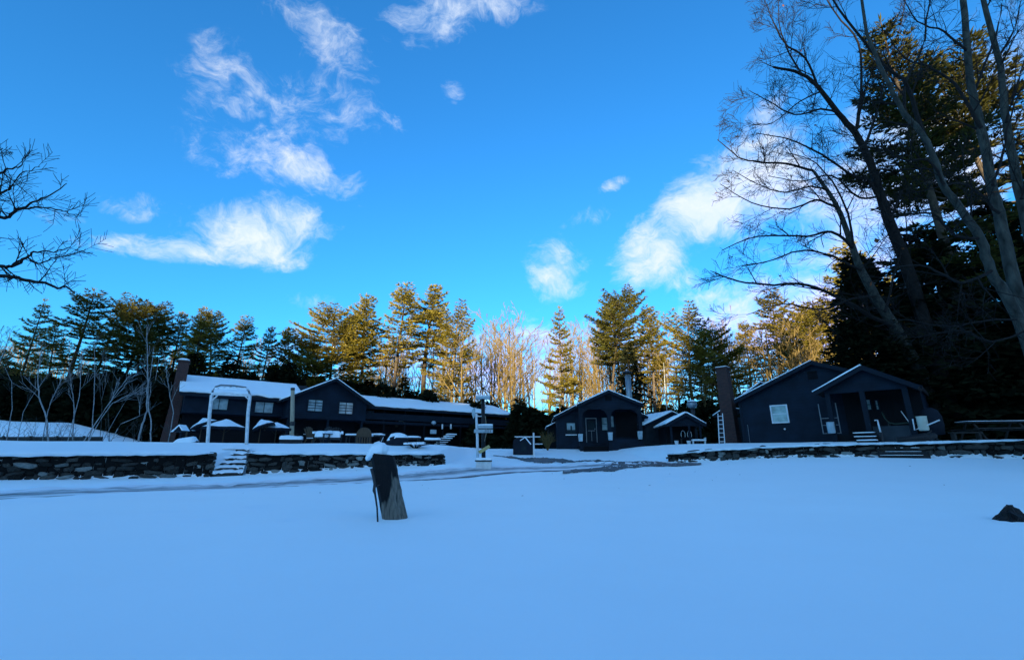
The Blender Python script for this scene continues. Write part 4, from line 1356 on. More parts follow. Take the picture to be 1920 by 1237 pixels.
# ------------------------------------------------------------------ signpost group by the drive
def signpost():
    b = on_ground(895.5, G(907, 877, 12, 30).y + .35)
    Y = b.y
    t = thing('signpost', 'white signpost with pale boards and a slanting yellow board', 'signpost', b)
    L = lambda px, py, dy=0: P(px, py, Y + dy) - b
    MB().tube([L(895.5, 866), L(895, 820), L(893.5, 790), L(893, 775)], [.06, .06, .055, .05], 8).build('post', M['white'], t, True)
    def board(x0, x1, y0, y1, dy, mat, skew=0):
        a, c = L(x0, y0, dy), L(x1, y1, dy)
        mb = MB().add([(a.x, dy, a.z - .0), (c.x, dy, a.z + skew), (c.x, dy, c.z + skew), (a.x, dy, c.z), (a.x, dy + .04, a.z), (c.x, dy + .04, a.z + skew), (c.x, dy + .04, c.z + skew), (a.x, dy + .04, c.z)],
                      [(0, 1, 2, 3)[::-1], (4, 5, 6, 7), (0, 1, 5, 4), (1, 2, 6, 5), (2, 3, 7, 6), (3, 0, 4, 7)])
        return mb.build('board', M[mat], t)
    s1 = board(896, 924, 797, 802.5, -.1, 'sign')
    s2 = board(889, 924, 804.5, 811, -.12, 'sign')
    a, c = L(909, 805.5, -.125), L(922, 810, -.125)
    mk = MB()
    for k in range(4):
        x = a.x + (c.x - a.x) * k / 4
        mk.box(x, x + (c.x - a.x) * .14, -.126, -.121, c.z, a.z)
    mk.build('lettering', M['trim_grey'], s2)
    a, c = L(924, 797, -.1), L(896, 797, -.1)
    MB().snowquad((c.x, -.11, c.z), (a.x, -.11, a.z), (a.x, -.05, a.z), (c.x, -.05, c.z), .05, 8, 2, 4).build('board_snow', M['snow'], s1, True)
    # yellow board, slanting up to the right
    a, c = L(898, 848, -.14), L(918, 836, -.14)
    yb = MB().bar(a + Vector((0, 0, 0)), c, .03, .14, up=(0, 0, 1)).build('arrow_board', M['yellow'], t)
    # fish-shaped finial board
    f = [L(px, py, -.03) for px, py in ((885, 768), (888, 765), (891, 766), (891.5, 776), (889.5, 782), (887.5, 785), (886, 780), (884.5, 775))]
    mb = MB(); n = len(f)
    mb.add([(v.x, -.05, v.z) for v in f] + [(v.x, -.0, v.z) for v in f], [tuple(range(n)), tuple(range(2 * n - 1, n - 1, -1))] + [(i, i + n, (i + 1) % n + n, (i + 1) % n) for i in range(n)])
    mb.build('finial_board', M['sign'], t)
    a, c = L(893, 778), L(903, 780)
    MB().tube([a, (a + c) / 2 + Vector((0, 0, -.03)), c], [.03, .025, .02], 6).build('bracket', M['white'], t)
    # dark lamp post behind
    pb = on_ground(907, Y + 1.2)
    l = thing('lamp_post', 'dark post with a flat snow capped lantern behind the signpost', 'lamp post', pb)
    tp = P(905.5, 748, Y + 1.2) - pb
    MB().tube([Vector((0, 0, -.2)), tp * .5, tp], [.10, .09, .09], 8).build('post', M['wood_dark'], l, True)
    MB().box(tp.x - .34, tp.x + .34, -.2, .2, tp.z, tp.z + .12).build('lantern', M['sign'], l)
    MB().snowquad((tp.x - .34, -.2, tp.z + .12), (tp.x + .34, -.2, tp.z + .12), (tp.x + .34, .2, tp.z + .12), (tp.x - .34, .2, tp.z + .12), .05, 8, 3, 3).build('lantern_snow', M['snow'], l, True)
    w0 = P(910, 780, Y + 1.1) - pb
    MB().tube([w0, w0 + Vector((.05, 0, -.4)), w0 + Vector((.05, 0, -.8)), w0 + Vector((-.02, 0, -1.15))], [.012] * 4, 5).build('wire', M['tan_wood'], l)
    # planter box at the foot
    c = on_ground(908, Y - .3)
    x0 = P(891.5, 870, Y - .3).x - c.x; x1 = P(922.5, 870, Y - .3).x - c.x
    zt = P(907, 864.5, Y - .3).z - c.z
    bx = thing('planter_box', 'white planter box filled with snow at the signpost foot', 'planter', c)
    for k in range(2):
        MB().box(x0 + .03, x1 - .03, -.25, -.22, -.1 + (zt + .1) * k / 2 + .006, -.1 + (zt + .1) * (k + 1) / 2).build('board', M['grey_white'], bx)
    MB().box(x0 + .03, x0 + .06, -.219, .25, -.1, zt).box(x1 - .06, x1 - .03, -.219, .25, -.1, zt).box(x0 + .061, x1 - .061, .22, .25, -.1, zt).build('side', M['grey_white'], bx)
    MB().box(x0 - .01, x1 + .01, -.29, -.2, zt, zt + .05).build('rim', M['wood_dark'], bx)
    MB().snowquad((x0, -.28, zt + .052), (x1, -.28, zt + .052), (x1, .25, zt + .052), (x0, .25, zt + .052), .10, 12, 5, 9).build('planter_snow', M['snow'], bx, True)
signpost()

# ------------------------------------------------------------------ terrace furniture
def arbor():
    Y = 22.6
    L = lambda px, py, dy=0: P(px, py, Y + dy)
    base = on_ground(426, Y)
    t = thing('arbor', 'white wooden arbor with rounded shoulders above the snowy steps', 'arbor', base)
    def post(pts, dy):
        q = [L(px, py, dy) - base for px, py in pts]
        mb = MB()
        for a, c in zip(q, q[1:]):
            mb.bar(a, c, .11, .11, up=(0, 1, 0))
        return mb
    for dy in (0, .9):
        post([(389, 833), (393, 775), (397, 740)], dy).build('post', M['grey_white'], t)
        post([(462, 833), (465, 775), (469, 740)], dy).build('post', M['grey_white'], t)
    # bent shoulders and top, front and back
    for dy in (0, .9):
        a = [L(px, py, dy) - base for px, py in ((397, 741), (399, 732), (404, 725), (414, 722), (440, 723), (460, 726), (466, 732), (469, 741))]
        MB().tube(a, [.045] * len(a), 6).build('arch', M['trim_grey'], t, True)
        b = [L(px, py, dy) - base for px, py in ((397, 738), (433, 739), (469, 741))]
        MB().bar(b[0], b[2], .10, .12).build('beam', M['grey_white'], t)
        for xa, xb, s in ((398, 408, 1), (468, 458, -1)):
            c0 = L(xa, 750, dy) - base; c1 = L(xb, 741, dy) - base
            MB().bar(c0, c1, .05, .05).build('brace', M['grey_white'], t)
    # slatted top with thin snow
    for k in range(7):
        s = k / 6
        a = L(399 + 67 * s, 731 - 6 * math.sin(math.pi * s), -.1) - base; c = L(399 + 67 * s, 731 - 6 * math.sin(math.pi * s), 1.0) - base
        MB().bar(a, c, .09, .04).build('slat', M['grey_white'], t)
    p0 = L(402, 729, -.12) - base; p1 = L(465, 730, -.12) - base; p2 = L(465, 730, 1.0) - base; p3 = L(402, 729, 1.0) - base
    MB().snowquad(p0, p1, p2, p3, .10, 12, 5, 6, .1).build('top_snow', M['snow'], t, True)
    # board across the threshold
    a = L(388, 834, .2) - base; c = L(470, 836, .2) - base
    MB().bar(a, c, .12, .09).build('threshold', M['wood'], t)
    MB().snowquad(a + Vector((0, -.06, .045)), c + Vector((0, -.06, .045)), c + Vector((0, .06, .045)), a + Vector((0, .06, .045)), .03, 14, 2, 2).build('threshold_snow', M['snow'], t, True)
arbor()

def umbrella(label, px, py_top, py_rim, half_px, Y, tilt=0.0, group=None):
    b = on_ground(px, Y)
    top = P(px, py_top, Y); rim = P(px, py_rim, Y)
    R = half_px / F_PX * (Y * math.cos(TH) + .5)
    h = top.z - b.z; e = max(.15, top.z - rim.z)
    t = thing('patio_umbrella', label, 'umbrella', b)
    pole = MB().tube([Vector((0, 0, 0)), Vector((0, 0, h - .02))], [.03, .03], 8).build('pole', M['brown'], t, True)
    can = bpy.data.objects.new('canopy', None)
    n = 8
    def shell(r, z0, z1, k=1.0, m=3, jit=0):
        mb = MB(); mb.v.append((0, 0, z1))
        for i in range(1, m + 1):
            for j in range(n * 2):
                a = math.pi * j / n
                rr = r * i / m * (1 if j % 2 == 0 else .95)
                zz = z1 + (z0 - z1) * (i / m) ** 1.1 - (.0 if j % 2 == 0 else .02) + jit * noise.noise(Vector((rr * 3 * math.cos(a), rr * 3 * math.sin(a), px)))
                mb.v.append((rr * math.cos(a), rr * math.sin(a), zz))
        N = n * 2
        for j in range(N): mb.f.append((0, 1 + j, 1 + (j + 1) % N))
        for i in range(m - 1):
            for j in range(N):
                mb.f.append((1 + i * N + j, 1 + (i + 1) * N + j, 1 + (i + 1) * N + (j + 1) % N, 1 + i * N + (j + 1) % N))
        return mb
    c = shell(R, -e - .06, -.05).build('canopy', M['canvas'], t)
    c.location = (0, 0, h); c.rotation_euler = (0, tilt, 0)
    val = MB()
    for j in range(16):
        a0, a1 = math.pi * j / 8, math.pi * (j + 1) / 8
        k0 = 1 if j % 2 == 0 else .95; k1 = .95 if j % 2 == 0 else 1
        val.add([(R * k0 * math.cos(a0), R * k0 * math.sin(a0), -e - .06), (R * k1 * math.cos(a1), R * k1 * math.sin(a1), -e - .06), (R * k1 * math.cos(a1), R * k1 * math.sin(a1), -e - .2), (R * k0 * math.cos(a0), R * k0 * math.sin(a0), -e - .2)], [(0, 1, 2, 3)])
    val.build('valance', M['canvas'], c)
    s = shell(R * .98, -e - .05, .06, m=5, jit=.05).build('canopy_snow', M['snow'], c, True)
    for j in range(4):
        a = math.pi * j / 2 + .4
        MB().bar((0, 0, -.75), (R * .55 * math.cos(a), R * .55 * math.sin(a), -e * .6 - .08), .02).build('rib', M['brown'], c)
    return t
umbrella('snow topped patio umbrella seen through the white arbor', 416, 787, 799, 37, 27.5)
umbrella('smaller snow topped patio umbrella right of the arbor', 514, 793, 801, 27, 30.5)
umbrella('dark patio umbrella tilted edge on, left of the arbor', 372, 785, 797, 24, 29.0, math.radians(-24))
umbrella('dark patio umbrella tilted edge on, between arbor and smaller umbrella', 484, 787, 799, 20, 29.5, math.radians(-24))

def feeder():
    b = on_ground(336, 26)
    t = thing('bird_feeder', 'small feeder with a snowy roof left of the arbor', 'feeder', b)
    L = lambda px, py: P(px, py, 26) - b
    a, c, d = L(327, 810), L(349, 808), L(342, 798)
    MB().box(-.05, .05, -.05, .05, 0, a.z).build('post', M['navy_trim'], t)
    MB().prism([(a.x, a.z), (c.x, c.z), (d.x, d.z - .02)], -.25, .25).build('roof', M['navy_trim'], t)
    MB().prism([(a.x - .03, a.z + .01), (a.x + .1, a.z + .01), (d.x, d.z - .01), (c.x - .06, c.z + .02), (c.x + .02, c.z + .02), (d.x, d.z + .06)], -.28, .28).build('roof_snow', M['snow'], t)
    MB().box(.28, .33, -.04, .04, 0, c.z - .02).build('brace', M['brown'], t)
    p = on_ground(349, 25.2)
    m = thing('garden_bench', 'low bench buried under rounded snow left of the arbor', 'bench', p, math.radians(8))
    MB().box(-.5, .5, -.2, .2, .0, .14).build('seat', M['wood_dark'], m)
    sn = MB()
    for i in range(13):
        s = i / 12
        hh = .16 + .16 * s ** .7
        for k, (y, z) in enumerate(((-.3, -.02), (-.28, hh * .7), (-.1, hh), (.15, hh * .95), (.3, hh * .4), (.3, -.02))):
            e = min(1, s * 5 + .15, (1 - s) * 5 + .2)
            sn.v.append((-.58 + 1.12 * s, y * (.6 + .4 * e), .05 + z * e + .05 * s))
    for i in range(12):
        for k in range(5):
            j = i * 6 + k
            sn.f.append((j, j + 6, j + 7, j + 1))
    sn.build('bench_snow', M['snow'], m, True)
feeder()

def wooden_pole():
    Y = 33.0
    b = on_ground(547, Y); tp = P(549, 727, Y) - b
    o = thing('wooden_pole', 'tall tan wooden pole in front of the lodge gable', 'pole', b)
    MB().tube([Vector((0, 0, -.2)), tp * .5, tp * .985], [.16, .14, .13], 10).build('shaft', M['tan_wood'], o, True)
    MB().tube([tp * .955, tp], [.145, .145], 10).build('pole_cap', M['metal_dark'], o)
    z = P(547, 798, Y).z - b.z
    MB().lathe([(.165, 0), (.17, .05), (.165, .3)], 10, (tp.x * z / tp.z, tp.y * z / tp.z, z)).build('band', M['metal_dark'], o)
wooden_pole()

def planter(label, px, Y, w, h, heap, seed):
    b = on_ground(px, Y)
    t = thing('planter', label, 'planter', b, math.radians(20))
    MB().box(-w / 2, w / 2, -.28, .28, 0, h).build('trough', M['wood_dark'], t)
    MB().snowquad((-w / 2 - .03, -.3, h), (w / 2 + .03, -.3, h), (w / 2 + .03, .3, h), (-w / 2 - .03, .3, h), heap, 14, 6, seed, .15).build('planter_snow', M['snow'], t, True)
    rng = random.Random(seed)
    for k in range(6):
        a = Vector((rng.uniform(-w / 2, w / 2), rng.uniform(-.15, .15), h))
        MB().tube([a, a + Vector((rng.uniform(-.1, .1), 0, .2)), a + Vector((rng.uniform(-.22, .22), 0, .36))], [.012, .01, .006], 5).build('stem', M['brown'], t)
planter('long dark planter heaped with snow at the wooden pole', 545, 27, 1.15, .28, .2, 4)

def garden_chair(label, px, Y, rz, snow=.14, mat='brown', scale=1.0, group=None):
    b = on_ground(px, Y)
    t = thing('garden_chair', label, 'chair', b, rz, group)
    t.scale = (scale,) * 3
    for k in range(5):
        x = -.24 + k * .12
        hh = .92 + .10 * math.cos((k - 2) * .8)
        MB().bar((x * .8, .22, .34), (x * 1.1, .48, hh), .10, .025, up=(0, 1, 0)).build('slat', M[mat], t)
    MB().slab((-.28, -.3, .4), (.28, -.3, .4), (.26, .24, .32), (-.26, .24, .32), .03).build('seat', M[mat], t)
    for s in (-1, 1):
        MB().box(s * .36 - .06, s * .36 + .06, -.36, .36, .56, .59).build('arm', M[mat], t)
        MB().bar((s * .34, -.28, 0), (s * .34, -.28, .56), .06).build('leg', M[mat], t)
        MB().bar((s * .32, .42, 0), (s * .32, .1, .4), .06).build('leg', M[mat], t)
        if snow: MB().snowquad((s * .36 - .07, -.37, .59), (s * .36 + .07, -.37, .59), (s * .36 + .07, .37, .59), (s * .36 - .07, .37, .59), snow * .7, 5, 6, 2).build('arm_snow', M['snow'], t, True)
    if snow: MB().snowquad((-.29, -.32, .4), (.29, -.32, .4), (.26, .26, .36), (-.26, .26, .36), snow * 1.5, 6, 6, 5).build('seat_snow', M['snow'], t, True)
    return t
garden_chair('brown slat chair with a curved back right of the pole', 586, 27.5, math.radians(160), .03)
garden_chair('low chair heaped with snow, nearer the pole of the pair', 603, 26.5, math.radians(-20), .22, 'wood_dark')
garden_chair('low chair heaped with snow, nearer the round backed chair', 627, 27.0, math.radians(20), .24, 'wood_dark')

def garden_table(label, px, Y, r, h, rz=0, snow=.09, name='garden_table', mat='wood_dark'):
    b = on_ground(px, Y)
    t = thing(name, label, 'table', b, rz)
    MB().box(-r, r, -.32, .32, h - .05, h).build('tabletop', M[mat], t)
    for sx in (-1, 1):
        for sy in (-1, 1):
            MB().bar((sx * r * .85, sy * .26, 0), (sx * r * .8, sy * .24, h - .05), .06).build('leg', M[mat], t)
    MB().snowquad((-r, -.32, h), (r, -.32, h), (r, .32, h), (-r, .32, h), snow, 10, 5, px, .1).build('table_snow', M['snow'], t, True)
    return t
garden_table('small snow topped table left of the round backed chair', 660, 26.5, .32, .5)
garden_table('small snow topped table right of the round backed chair', 704, 26.5, .42, .5)
garden_table('low snowy table behind the dark snow capped mound', 772, 27.5, .45, .4)
garden_table('snow speckled low table below the lodge stair', 811, 27.0, .42, .25, snow=.14)

def round_chair():
    b = on_ground(681, 25.5)
    t = thing('round_backed_chair', 'brown chair with a big round back in front of the lodge', 'chair', b)
    R = 25.9 / 850 * 13.5
    prof = [(-R, .38)] + [(R * math.cos(a), .46 + R * math.sin(a)) for a in np.linspace(math.pi, 0, 15)] + [(R, .38)]
    MB().prism(prof[::-1], -.04, .04).build('backrest', M['brown'], t)
    for k in range(6):
        x = -R * .85 + R * 1.7 * k / 5
        MB().box(x - .035, x + .035, -.03, .03, 0, .379).build('slat', M['brown'], t)
    MB().box(-R * .9, R * .9, .05, .5, .36, .41).build('seat', M['brown'], t)
    MB().snowquad((-R * .9, .05, .41), (R * .9, .05, .41), (R * .9, .5, .41), (-R * .9, .5, .41), .1, 6, 4, 4).build('seat_snow', M['snow'], t, True)
    # thin white upright rod
    p = on_ground(713, 26.2); a = P(713, 831, 26.2); c = P(719, 819, 26.2)
    o = MB().tube([p - p, a - p, c - p], [.014, .018, .016], 6).build('rod', M['white']); o.location = p
    tag(o, 'thin pale rod standing right of the round backed chair', 'rod')
round_chair()

def fire_pit():
    b = on_ground(744, 25.0)
    t = thing('covered_mound', 'dark humped cover with snow on top behind the leaning post', 'cover', b)
    r = 22 / 850 * 24.5
    body = MB()
    for i, (rr, z) in enumerate(((1.0, -.1), (.98, .12), (.8, .36), (.5, .5), (.15, .55))):
        for j in range(20):
            a = 2 * math.pi * j / 20
            w = 1 + .08 * noise.noise(Vector((math.cos(a) * 2, math.sin(a) * 2, i)))
            body.v.append((r * rr * w * math.cos(a) + .1 * z, r * .8 * rr * w * math.sin(a), z))
    for i in range(4):
        for j in range(20):
            body.f.append((i * 20 + j, i * 20 + (j + 1) % 20, (i + 1) * 20 + (j + 1) % 20, (i + 1) * 20 + j))
    body.f.append(tuple(80 + j for j in range(20)))
    body.build('tarp', M['canvas'], t, True)
    sn = MB(); rng = random.Random(2)
    for i, (rr, z) in enumerate(((.86, .30), (.84, .40), (.55, .56), (.2, .62))):
        for j in range(20):
            a = 2 * math.pi * j / 20
            w = 1 + .18 * noise.noise(Vector((math.cos(a) * 2.5, math.sin(a) * 2.5, 5)))
            dz = (-.16 if math.cos(a) < -.2 else .06) * (i < 2)
            sn.v.append((r * rr * w * math.cos(a) + .02, r * .8 * rr * w * math.sin(a), z + dz))
    for i in range(3):
        for j in range(20):
            sn.f.append((i * 20 + j, i * 20 + (j + 1) % 20, (i + 1) * 20 + (j + 1) % 20, (i + 1) * 20 + j))
    sn.f.append(tuple(60 + j for j in range(20)))
    sn.build('tarp_snow', M['snow'], t, True)
fire_pit()

def shrub(label, px, Y, r, h, seed, mat='bark_dark', n=26, snow=True, name='shrub'):
    b = on_ground(px, Y); rng = random.Random(seed)
    t = thing(name, label, 'shrub', b)
    mb = MB()
    for k in range(n):
        a = rng.uniform(0, 2 * math.pi); rr = r * rng.uniform(.3, 1)
        e = Vector((rr * math.cos(a), rr * math.sin(a), h * rng.uniform(.5, 1)))
        m = e * .5 + Vector((rng.uniform(-.1, .1), rng.uniform(-.1, .1), h * .15))
        mb.tube([Vector((0, 0, -.05)), m, e], [.014, .011, .006], 4)
        for _ in range(3):
            s = m.lerp(e, rng.random()); f = s + Vector((rng.uniform(-1, 1), rng.uniform(-1, 1), rng.uniform(0, 1))) * r * .3
            mb.tube([s, f], [.008, .005], 3)
    mb.build('branches', M[mat], t)
    if snow:
        MB().snowquad((-r * .7, -r * .6, h * .6), (r * .7, -r * .6, h * .6), (r * .6, r * .6, h * .75), (-r * .6, r * .6, h * .75), .1, 10, 6, seed, .3).build('shrub_snow', M['snow'], t, True)
shrub('low snow laden shrub at the right end of the middle wall', 778, 24, .75, .28, 1)
shrub('dry brown twiggy shrub at the left corner of the middle cabin', 1027, 34, .75, 1.35, 2, 'bark_tan', 60, False)

# dark covered cart and white rail post between lodge and middle cabin
def cart():
    b = on_ground(982, 31)
    t = thing('covered_cart', 'dark round topped cart between the lodge and middle cabin', 'cart', b)
    L = lambda px, py: P(px, py, 31) - b
    a, c = L(962, 846), L(1000, 846)
    zt = L(980, 820).z
    prof = [(a.x, .0), (a.x, zt * .75), (a.x + .12, zt * .93), (a.x + .4, zt), (c.x - .3, zt), (c.x - .05, zt * .9), (c.x, zt * .7), (c.x, 0)]
    MB().prism(prof[::-1], -.4, .5).build('cover', M['canvas'], t)
    x0, x1 = L(977, 826).x, L(990, 836).x
    MB().box(x0, x1 - .1, -.42, -.401, .2, zt * .7).build('window_flap', M['glass_dark'], t)
    m = L(984, 820)
    MB().bar((m.x, -.43, m.z), (L(975, 826).x, -.43, L(975, 826).z), .05).build('snow_streak', M['snow'], t)
    MB().bar((m.x + .02, -.431, m.z), (L(995, 833).x, -.431, L(995, 833).z), .07).build('snow_streak', M['snow'], t)
    MB().snowquad((a.x + .2, -.3, zt), (c.x - .2, -.3, zt), (c.x - .2, .4, zt), (a.x + .2, .4, zt), .04, 10, 4, 2).build('cover_snow', M['snow'], t, True)
    p = on_ground(1001, 29.5)
    r = thing('rail_post', 'white post with two short cross rails left of the middle cabin', 'post', p)
    h = P(1001, 811, 29.5).z - p.z
    MB().box(-.05, .05, -.05, .05, -.2, h).build('post', M['white'], r)
    for py, x0, x1 in ((818.5, 965, 1013), (832, 1003, 1017)):
        z = P(1001, py, 29.5).z - p.z
        MB().box(P(x0, py, 29.5).x - p.x, P(x1, py, 29.5).x - p.x, -.1, -.051, z - .03, z + .03).build('cross_rail', M['white'], r)
cart()

# ------------------------------------------------------------------ trees
def rvec(rng):
    return Vector((rng.uniform(-1, 1), rng.uniform(-1, 1), rng.uniform(-1, 1)))

def tuft(mb, p, d, ln, w, rng, n=5, flat=.35):
    """a spray of needles: thin blades fanned round the twig direction"""
    v = mb.v; f = mb.f
    for _ in range(n):
        e = d + rvec(rng) * .75
        e.z = e.z * flat + .12
        e = e.normalized() * ln * rng.uniform(.7, 1.2)
        s = e.cross(rvec(rng)).normalized() * w
        k = len(v)
        m = p + e * .5
        v.append((p.x, p.y, p.z)); v.append((m.x + s.x, m.y + s.y, m.z + s.z)); q = p + e; v.append((q.x, q.y, q.z)); v.append((m.x - s.x, m.y - s.y, m.z - s.z))
        f.append((k, k + 1, k + 2, k + 3))

def pine(seed, H=20.0, base=.35, R=3.6, shape='plate', gaps=.12, spacing=.8, lean=0.0, up=1.0, dead=10, dens=1.0, fork=False):
    """white pine: bare lower trunk with dead snags, whorls of flat boughs with upturned tips"""
    rng = random.Random(seed)
    tr, cr = MB(), MB()
    ax = lambda z: Vector((lean * z * z / H + .12 * math.sin(z * .35 + seed), .12 * math.cos(z * .3 + seed * 2), z))
    n = 14
    r0 = .012 * H
    tr.tube([ax(H * i / n) for i in range(n + 1)], [r0 * (1 - .93 * (i / n) ** 1.15) + .01 for i in range(n + 1)], 7)
    for _ in range(dead):
        z = H * rng.uniform(.12, base + .05); a = rng.uniform(0, 6.28)
        p = ax(z); d = Vector((math.cos(a), math.sin(a), rng.uniform(-.25, .2))); L = rng.uniform(.5, 1.9)
        tr.tube([p, p + d * L * .6, p + d * L + Vector((0, 0, rng.uniform(-.25, .1)))], [.035, .022, .008], 4)
    z = base * H
    while z < H * .985:
        t = (z / H - base) / (1 - base)
        if shape == 'plate': prof = (1 - t) ** .62 * (.62 + .38 * min(1, t * 4))
        elif shape == 'round': prof = math.sin(math.pi * min(1, .22 + .78 * t)) ** .7 + .08
        elif shape == 'flat': prof = .55 + .5 * math.sin(math.pi * min(1, t * .9 + .1)) * (1 if t < .85 else .7)
        else: prof = (1 - t) ** .9 + .05
        nb = rng.choice((4, 5, 5, 6)) if t < .85 else 4
        a0 = rng.uniform(0, 6.28)
        for b in range(nb):
            if rng.random() < gaps * .8: continue
            a = a0 + 6.283 * b / nb + rng.uniform(-.4, .4)
            L = max(.35, R * prof * rng.uniform(.5, 1.12))
            zz = z + rng.uniform(-.2, .2) * spacing
            p0 = ax(min(zz, H * .99))
            rise = (-.12 + .55 * t + .35 * t ** 3 * up) * up + rng.uniform(-.1, .1)
            h = Vector((math.cos(a), math.sin(a), 0))
            pts = []
            for i in range(6):
                s = i / 5
                pts.append(p0 + h * L * s + Vector((0, 0, L * (rise * s + .16 * (s ** 2.5) - .10 * math.sin(math.pi * s) * (1 - t)))))
            tr.tube(pts, [.012 * L + .022 - (.010 * L + .016) * i / 5 for i in range(6)], 4, False)
            # foliage plates along the outer part of the bough
            sp = Vector((-h.y, h.x, 0))
            s = .28 if L > 1.2 else .1
            step = .25 / max(L, .3) / dens
            while s < 1.02:
                k = min(4, int(s * 5)); q = pts[k].lerp(pts[k + 1], min(1, s * 5 - k))
                w = L * .40 * (1.1 - s) ** .6 * (.5 + .5 * min(1, (s - .1) * 3)) + .18
                for side in (-1, 1):
                    ww = w * rng.uniform(.5, 1.2)
                    m = max(1, int(ww / .26 * dens + .5))
                    d = (sp * side + h * .75 + Vector((0, 0, .12 + .2 * t))).normalized()
                    for j in range(m):
                        c = q + d * ww * (j + rng.uniform(.2, .9)) / m + Vector((0, 0, rng.uniform(-.06, .08)))
                        tuft(cr, c, d, .38, .042, rng, 7)
                tuft(cr, q, h, .38, .042, rng, 5)
                s += step * rng.uniform(.7, 1.3)
            tuft(cr, pts[-1], (pts[-1] - pts[-2]).normalized(), .45, .04, rng, 7, .8)
        z += spacing * rng.uniform(.75, 1.25) * (1 - .45 * t)
    tuft(cr, ax(H), Vector((0, 0, 1)), .6, .05, rng, 9, 1)
    return tr, cr

def hemlock(seed, H=12.0, R=3.2, base=.04, dens=1.0):
    """dense drooping conifer clothed to the ground"""
    rng = random.Random(seed); tr, cr = MB(), MB()
    tr.tube([Vector((0, 0, H * i / 5)) for i in range(6)], [.014 * H * (1 - .92 * i / 5) + .01 for i in range(6)], 6)
    z = base * H
    while z < H * .98:
        t = z / H
        for b in range(7):
            a = rng.uniform(0, 6.28); L = R * (1 - t) ** .75 * rng.uniform(.55, 1.1) + .2
            h = Vector((math.cos(a), math.sin(a), 0)); p0 = Vector((0, 0, z + rng.uniform(-.2, .2)))
            sp = Vector((-h.y, h.x, 0)); s = .15
            while s < 1:
                q = p0 + h * L * s + Vector((0, 0, L * (.12 * s - .38 * s * s)))
                w = L * .4 * (1.1 - s) + .12
                for side in (-1, 1):
                    d = (sp * side + h * .8 + Vector((0, 0, -.25))).normalized()
                    for j in range(max(1, int(w / .42 * dens))):
                        tuft(cr, q + d * w * (j + rng.random()) / max(1, int(w / .42)), d, .46, .09, rng, 3, .6)
                s += .40 / L / dens
        z += .5 * (1 - .4 * t) / dens ** .5
    tuft(cr, Vector((0, 0, H)), Vector((0, 0, 1)), .5, .05, rng, 6, 1)
    return tr, cr

def grow(mb, p, d, L, r, depth, rng, ang=(.45, 1.0), kids=4, wander=.16, up=.05, rmin=.005, tips=None, seg=None, frac=(.38, .68)):
    n = seg or max(3, min(7, int(L / .5)))
    pts = [p.copy()]; d = d.normalized()
    for i in range(n):
        d = (d + rvec(rng) * wander + Vector((0, 0, up))).normalized()
        p = p + d * (L / n); pts.append(p)
    rads = [max(rmin, r * (1 - .72 * i / n)) for i in range(n + 1)]
    mb.tube(pts, rads, 7 if r > .08 else 5 if r > .03 else 4 if r > .014 else 3, False)
    if tips is not None and depth == 0: tips.append(pts[-1])
    if depth > 0:
        branches(mb, pts, rads, L, depth, rng, ang, kids, wander, up, rmin, tips, frac)
    return pts

def branches(mb, pts, rads, L, depth, rng, ang, kids, wander, up, rmin, tips, frac=(.38, .68), t0=.22, side=None):
    n = len(pts) - 1
    for k in range(kids):
        t = t0 + (1 - t0) * (k + rng.random()) / kids
        i = min(n - 1, int(t * n)); q = pts[i].lerp(pts[i + 1], t * n - i)
        d = (pts[i + 1] - pts[i]).normalized()
        perp = d.cross(rvec(rng)).normalized()
        if side is not None and perp.dot(side) < -.2 and rng.random() < .7: perp = -perp
        a = rng.uniform(*ang)
        e = d * math.cos(a) + perp * math.sin(a)
        grow(mb, q, e, L * rng.uniform(*frac) * (1.1 - .45 * t), rads[i] * rng.uniform(.42, .68), depth - 1, rng, ang, max(2, kids - 1), wander, up, rmin, tips, None, frac)

def bare_tree(seed, H=14.0, r=.15, split=.35, depth=3, spread=1.0, rmin=.012):
    rng = random.Random(seed); tr, cr = MB(), MB()
    pts = [Vector((0, 0, -.3))]; d = Vector((rng.uniform(-.06, .06), rng.uniform(-.06, .06), 1)); n = 9
    for i in range(n):
        d = (d + rvec(rng) * .06 + Vector((0, 0, .08))).normalized(); pts.append(pts[-1] + d * H / n)
    rads = [r * (1 - .85 * i / n) + .01 for i in range(n + 1)]
    tr.tube(pts, rads, 7)
    k = 11
    for b in range(k):
        t = split + (1 - split) * (b + rng.random()) / k
        i = min(n - 1, int(t * n)); q = pts[i].lerp(pts[i + 1], t * n - i)
        a = rng.uniform(0, 6.28); e = Vector((math.cos(a) * spread, math.sin(a) * spread, rng.uniform(.7, 1.5)))
        grow(cr, q, e, H * rng.uniform(.2, .36) * (1.25 - .6 * t), rads[i] * .55, depth, rng, (.3, .75), 4, .13, .06, rmin)
    return tr, cr

def proto(tc, tm, cm, H):
    tr, cr = tc
    return (tr.mesh('trunk', tm, True), cr.mesh('crown', cm), max(v[2] for v in cr.v))

def tree(pr, name, label, cat, loc, h, rz, group=None, wide=1.0, crown_mat=None):
    o = thing(name, label, cat, loc, rz, group)
    s = h / pr[2]
    o.scale = (s * wide, s * wide, s)
    obj('trunk', pr[0], o)
    c = obj('crown', pr[1], o)
    return o

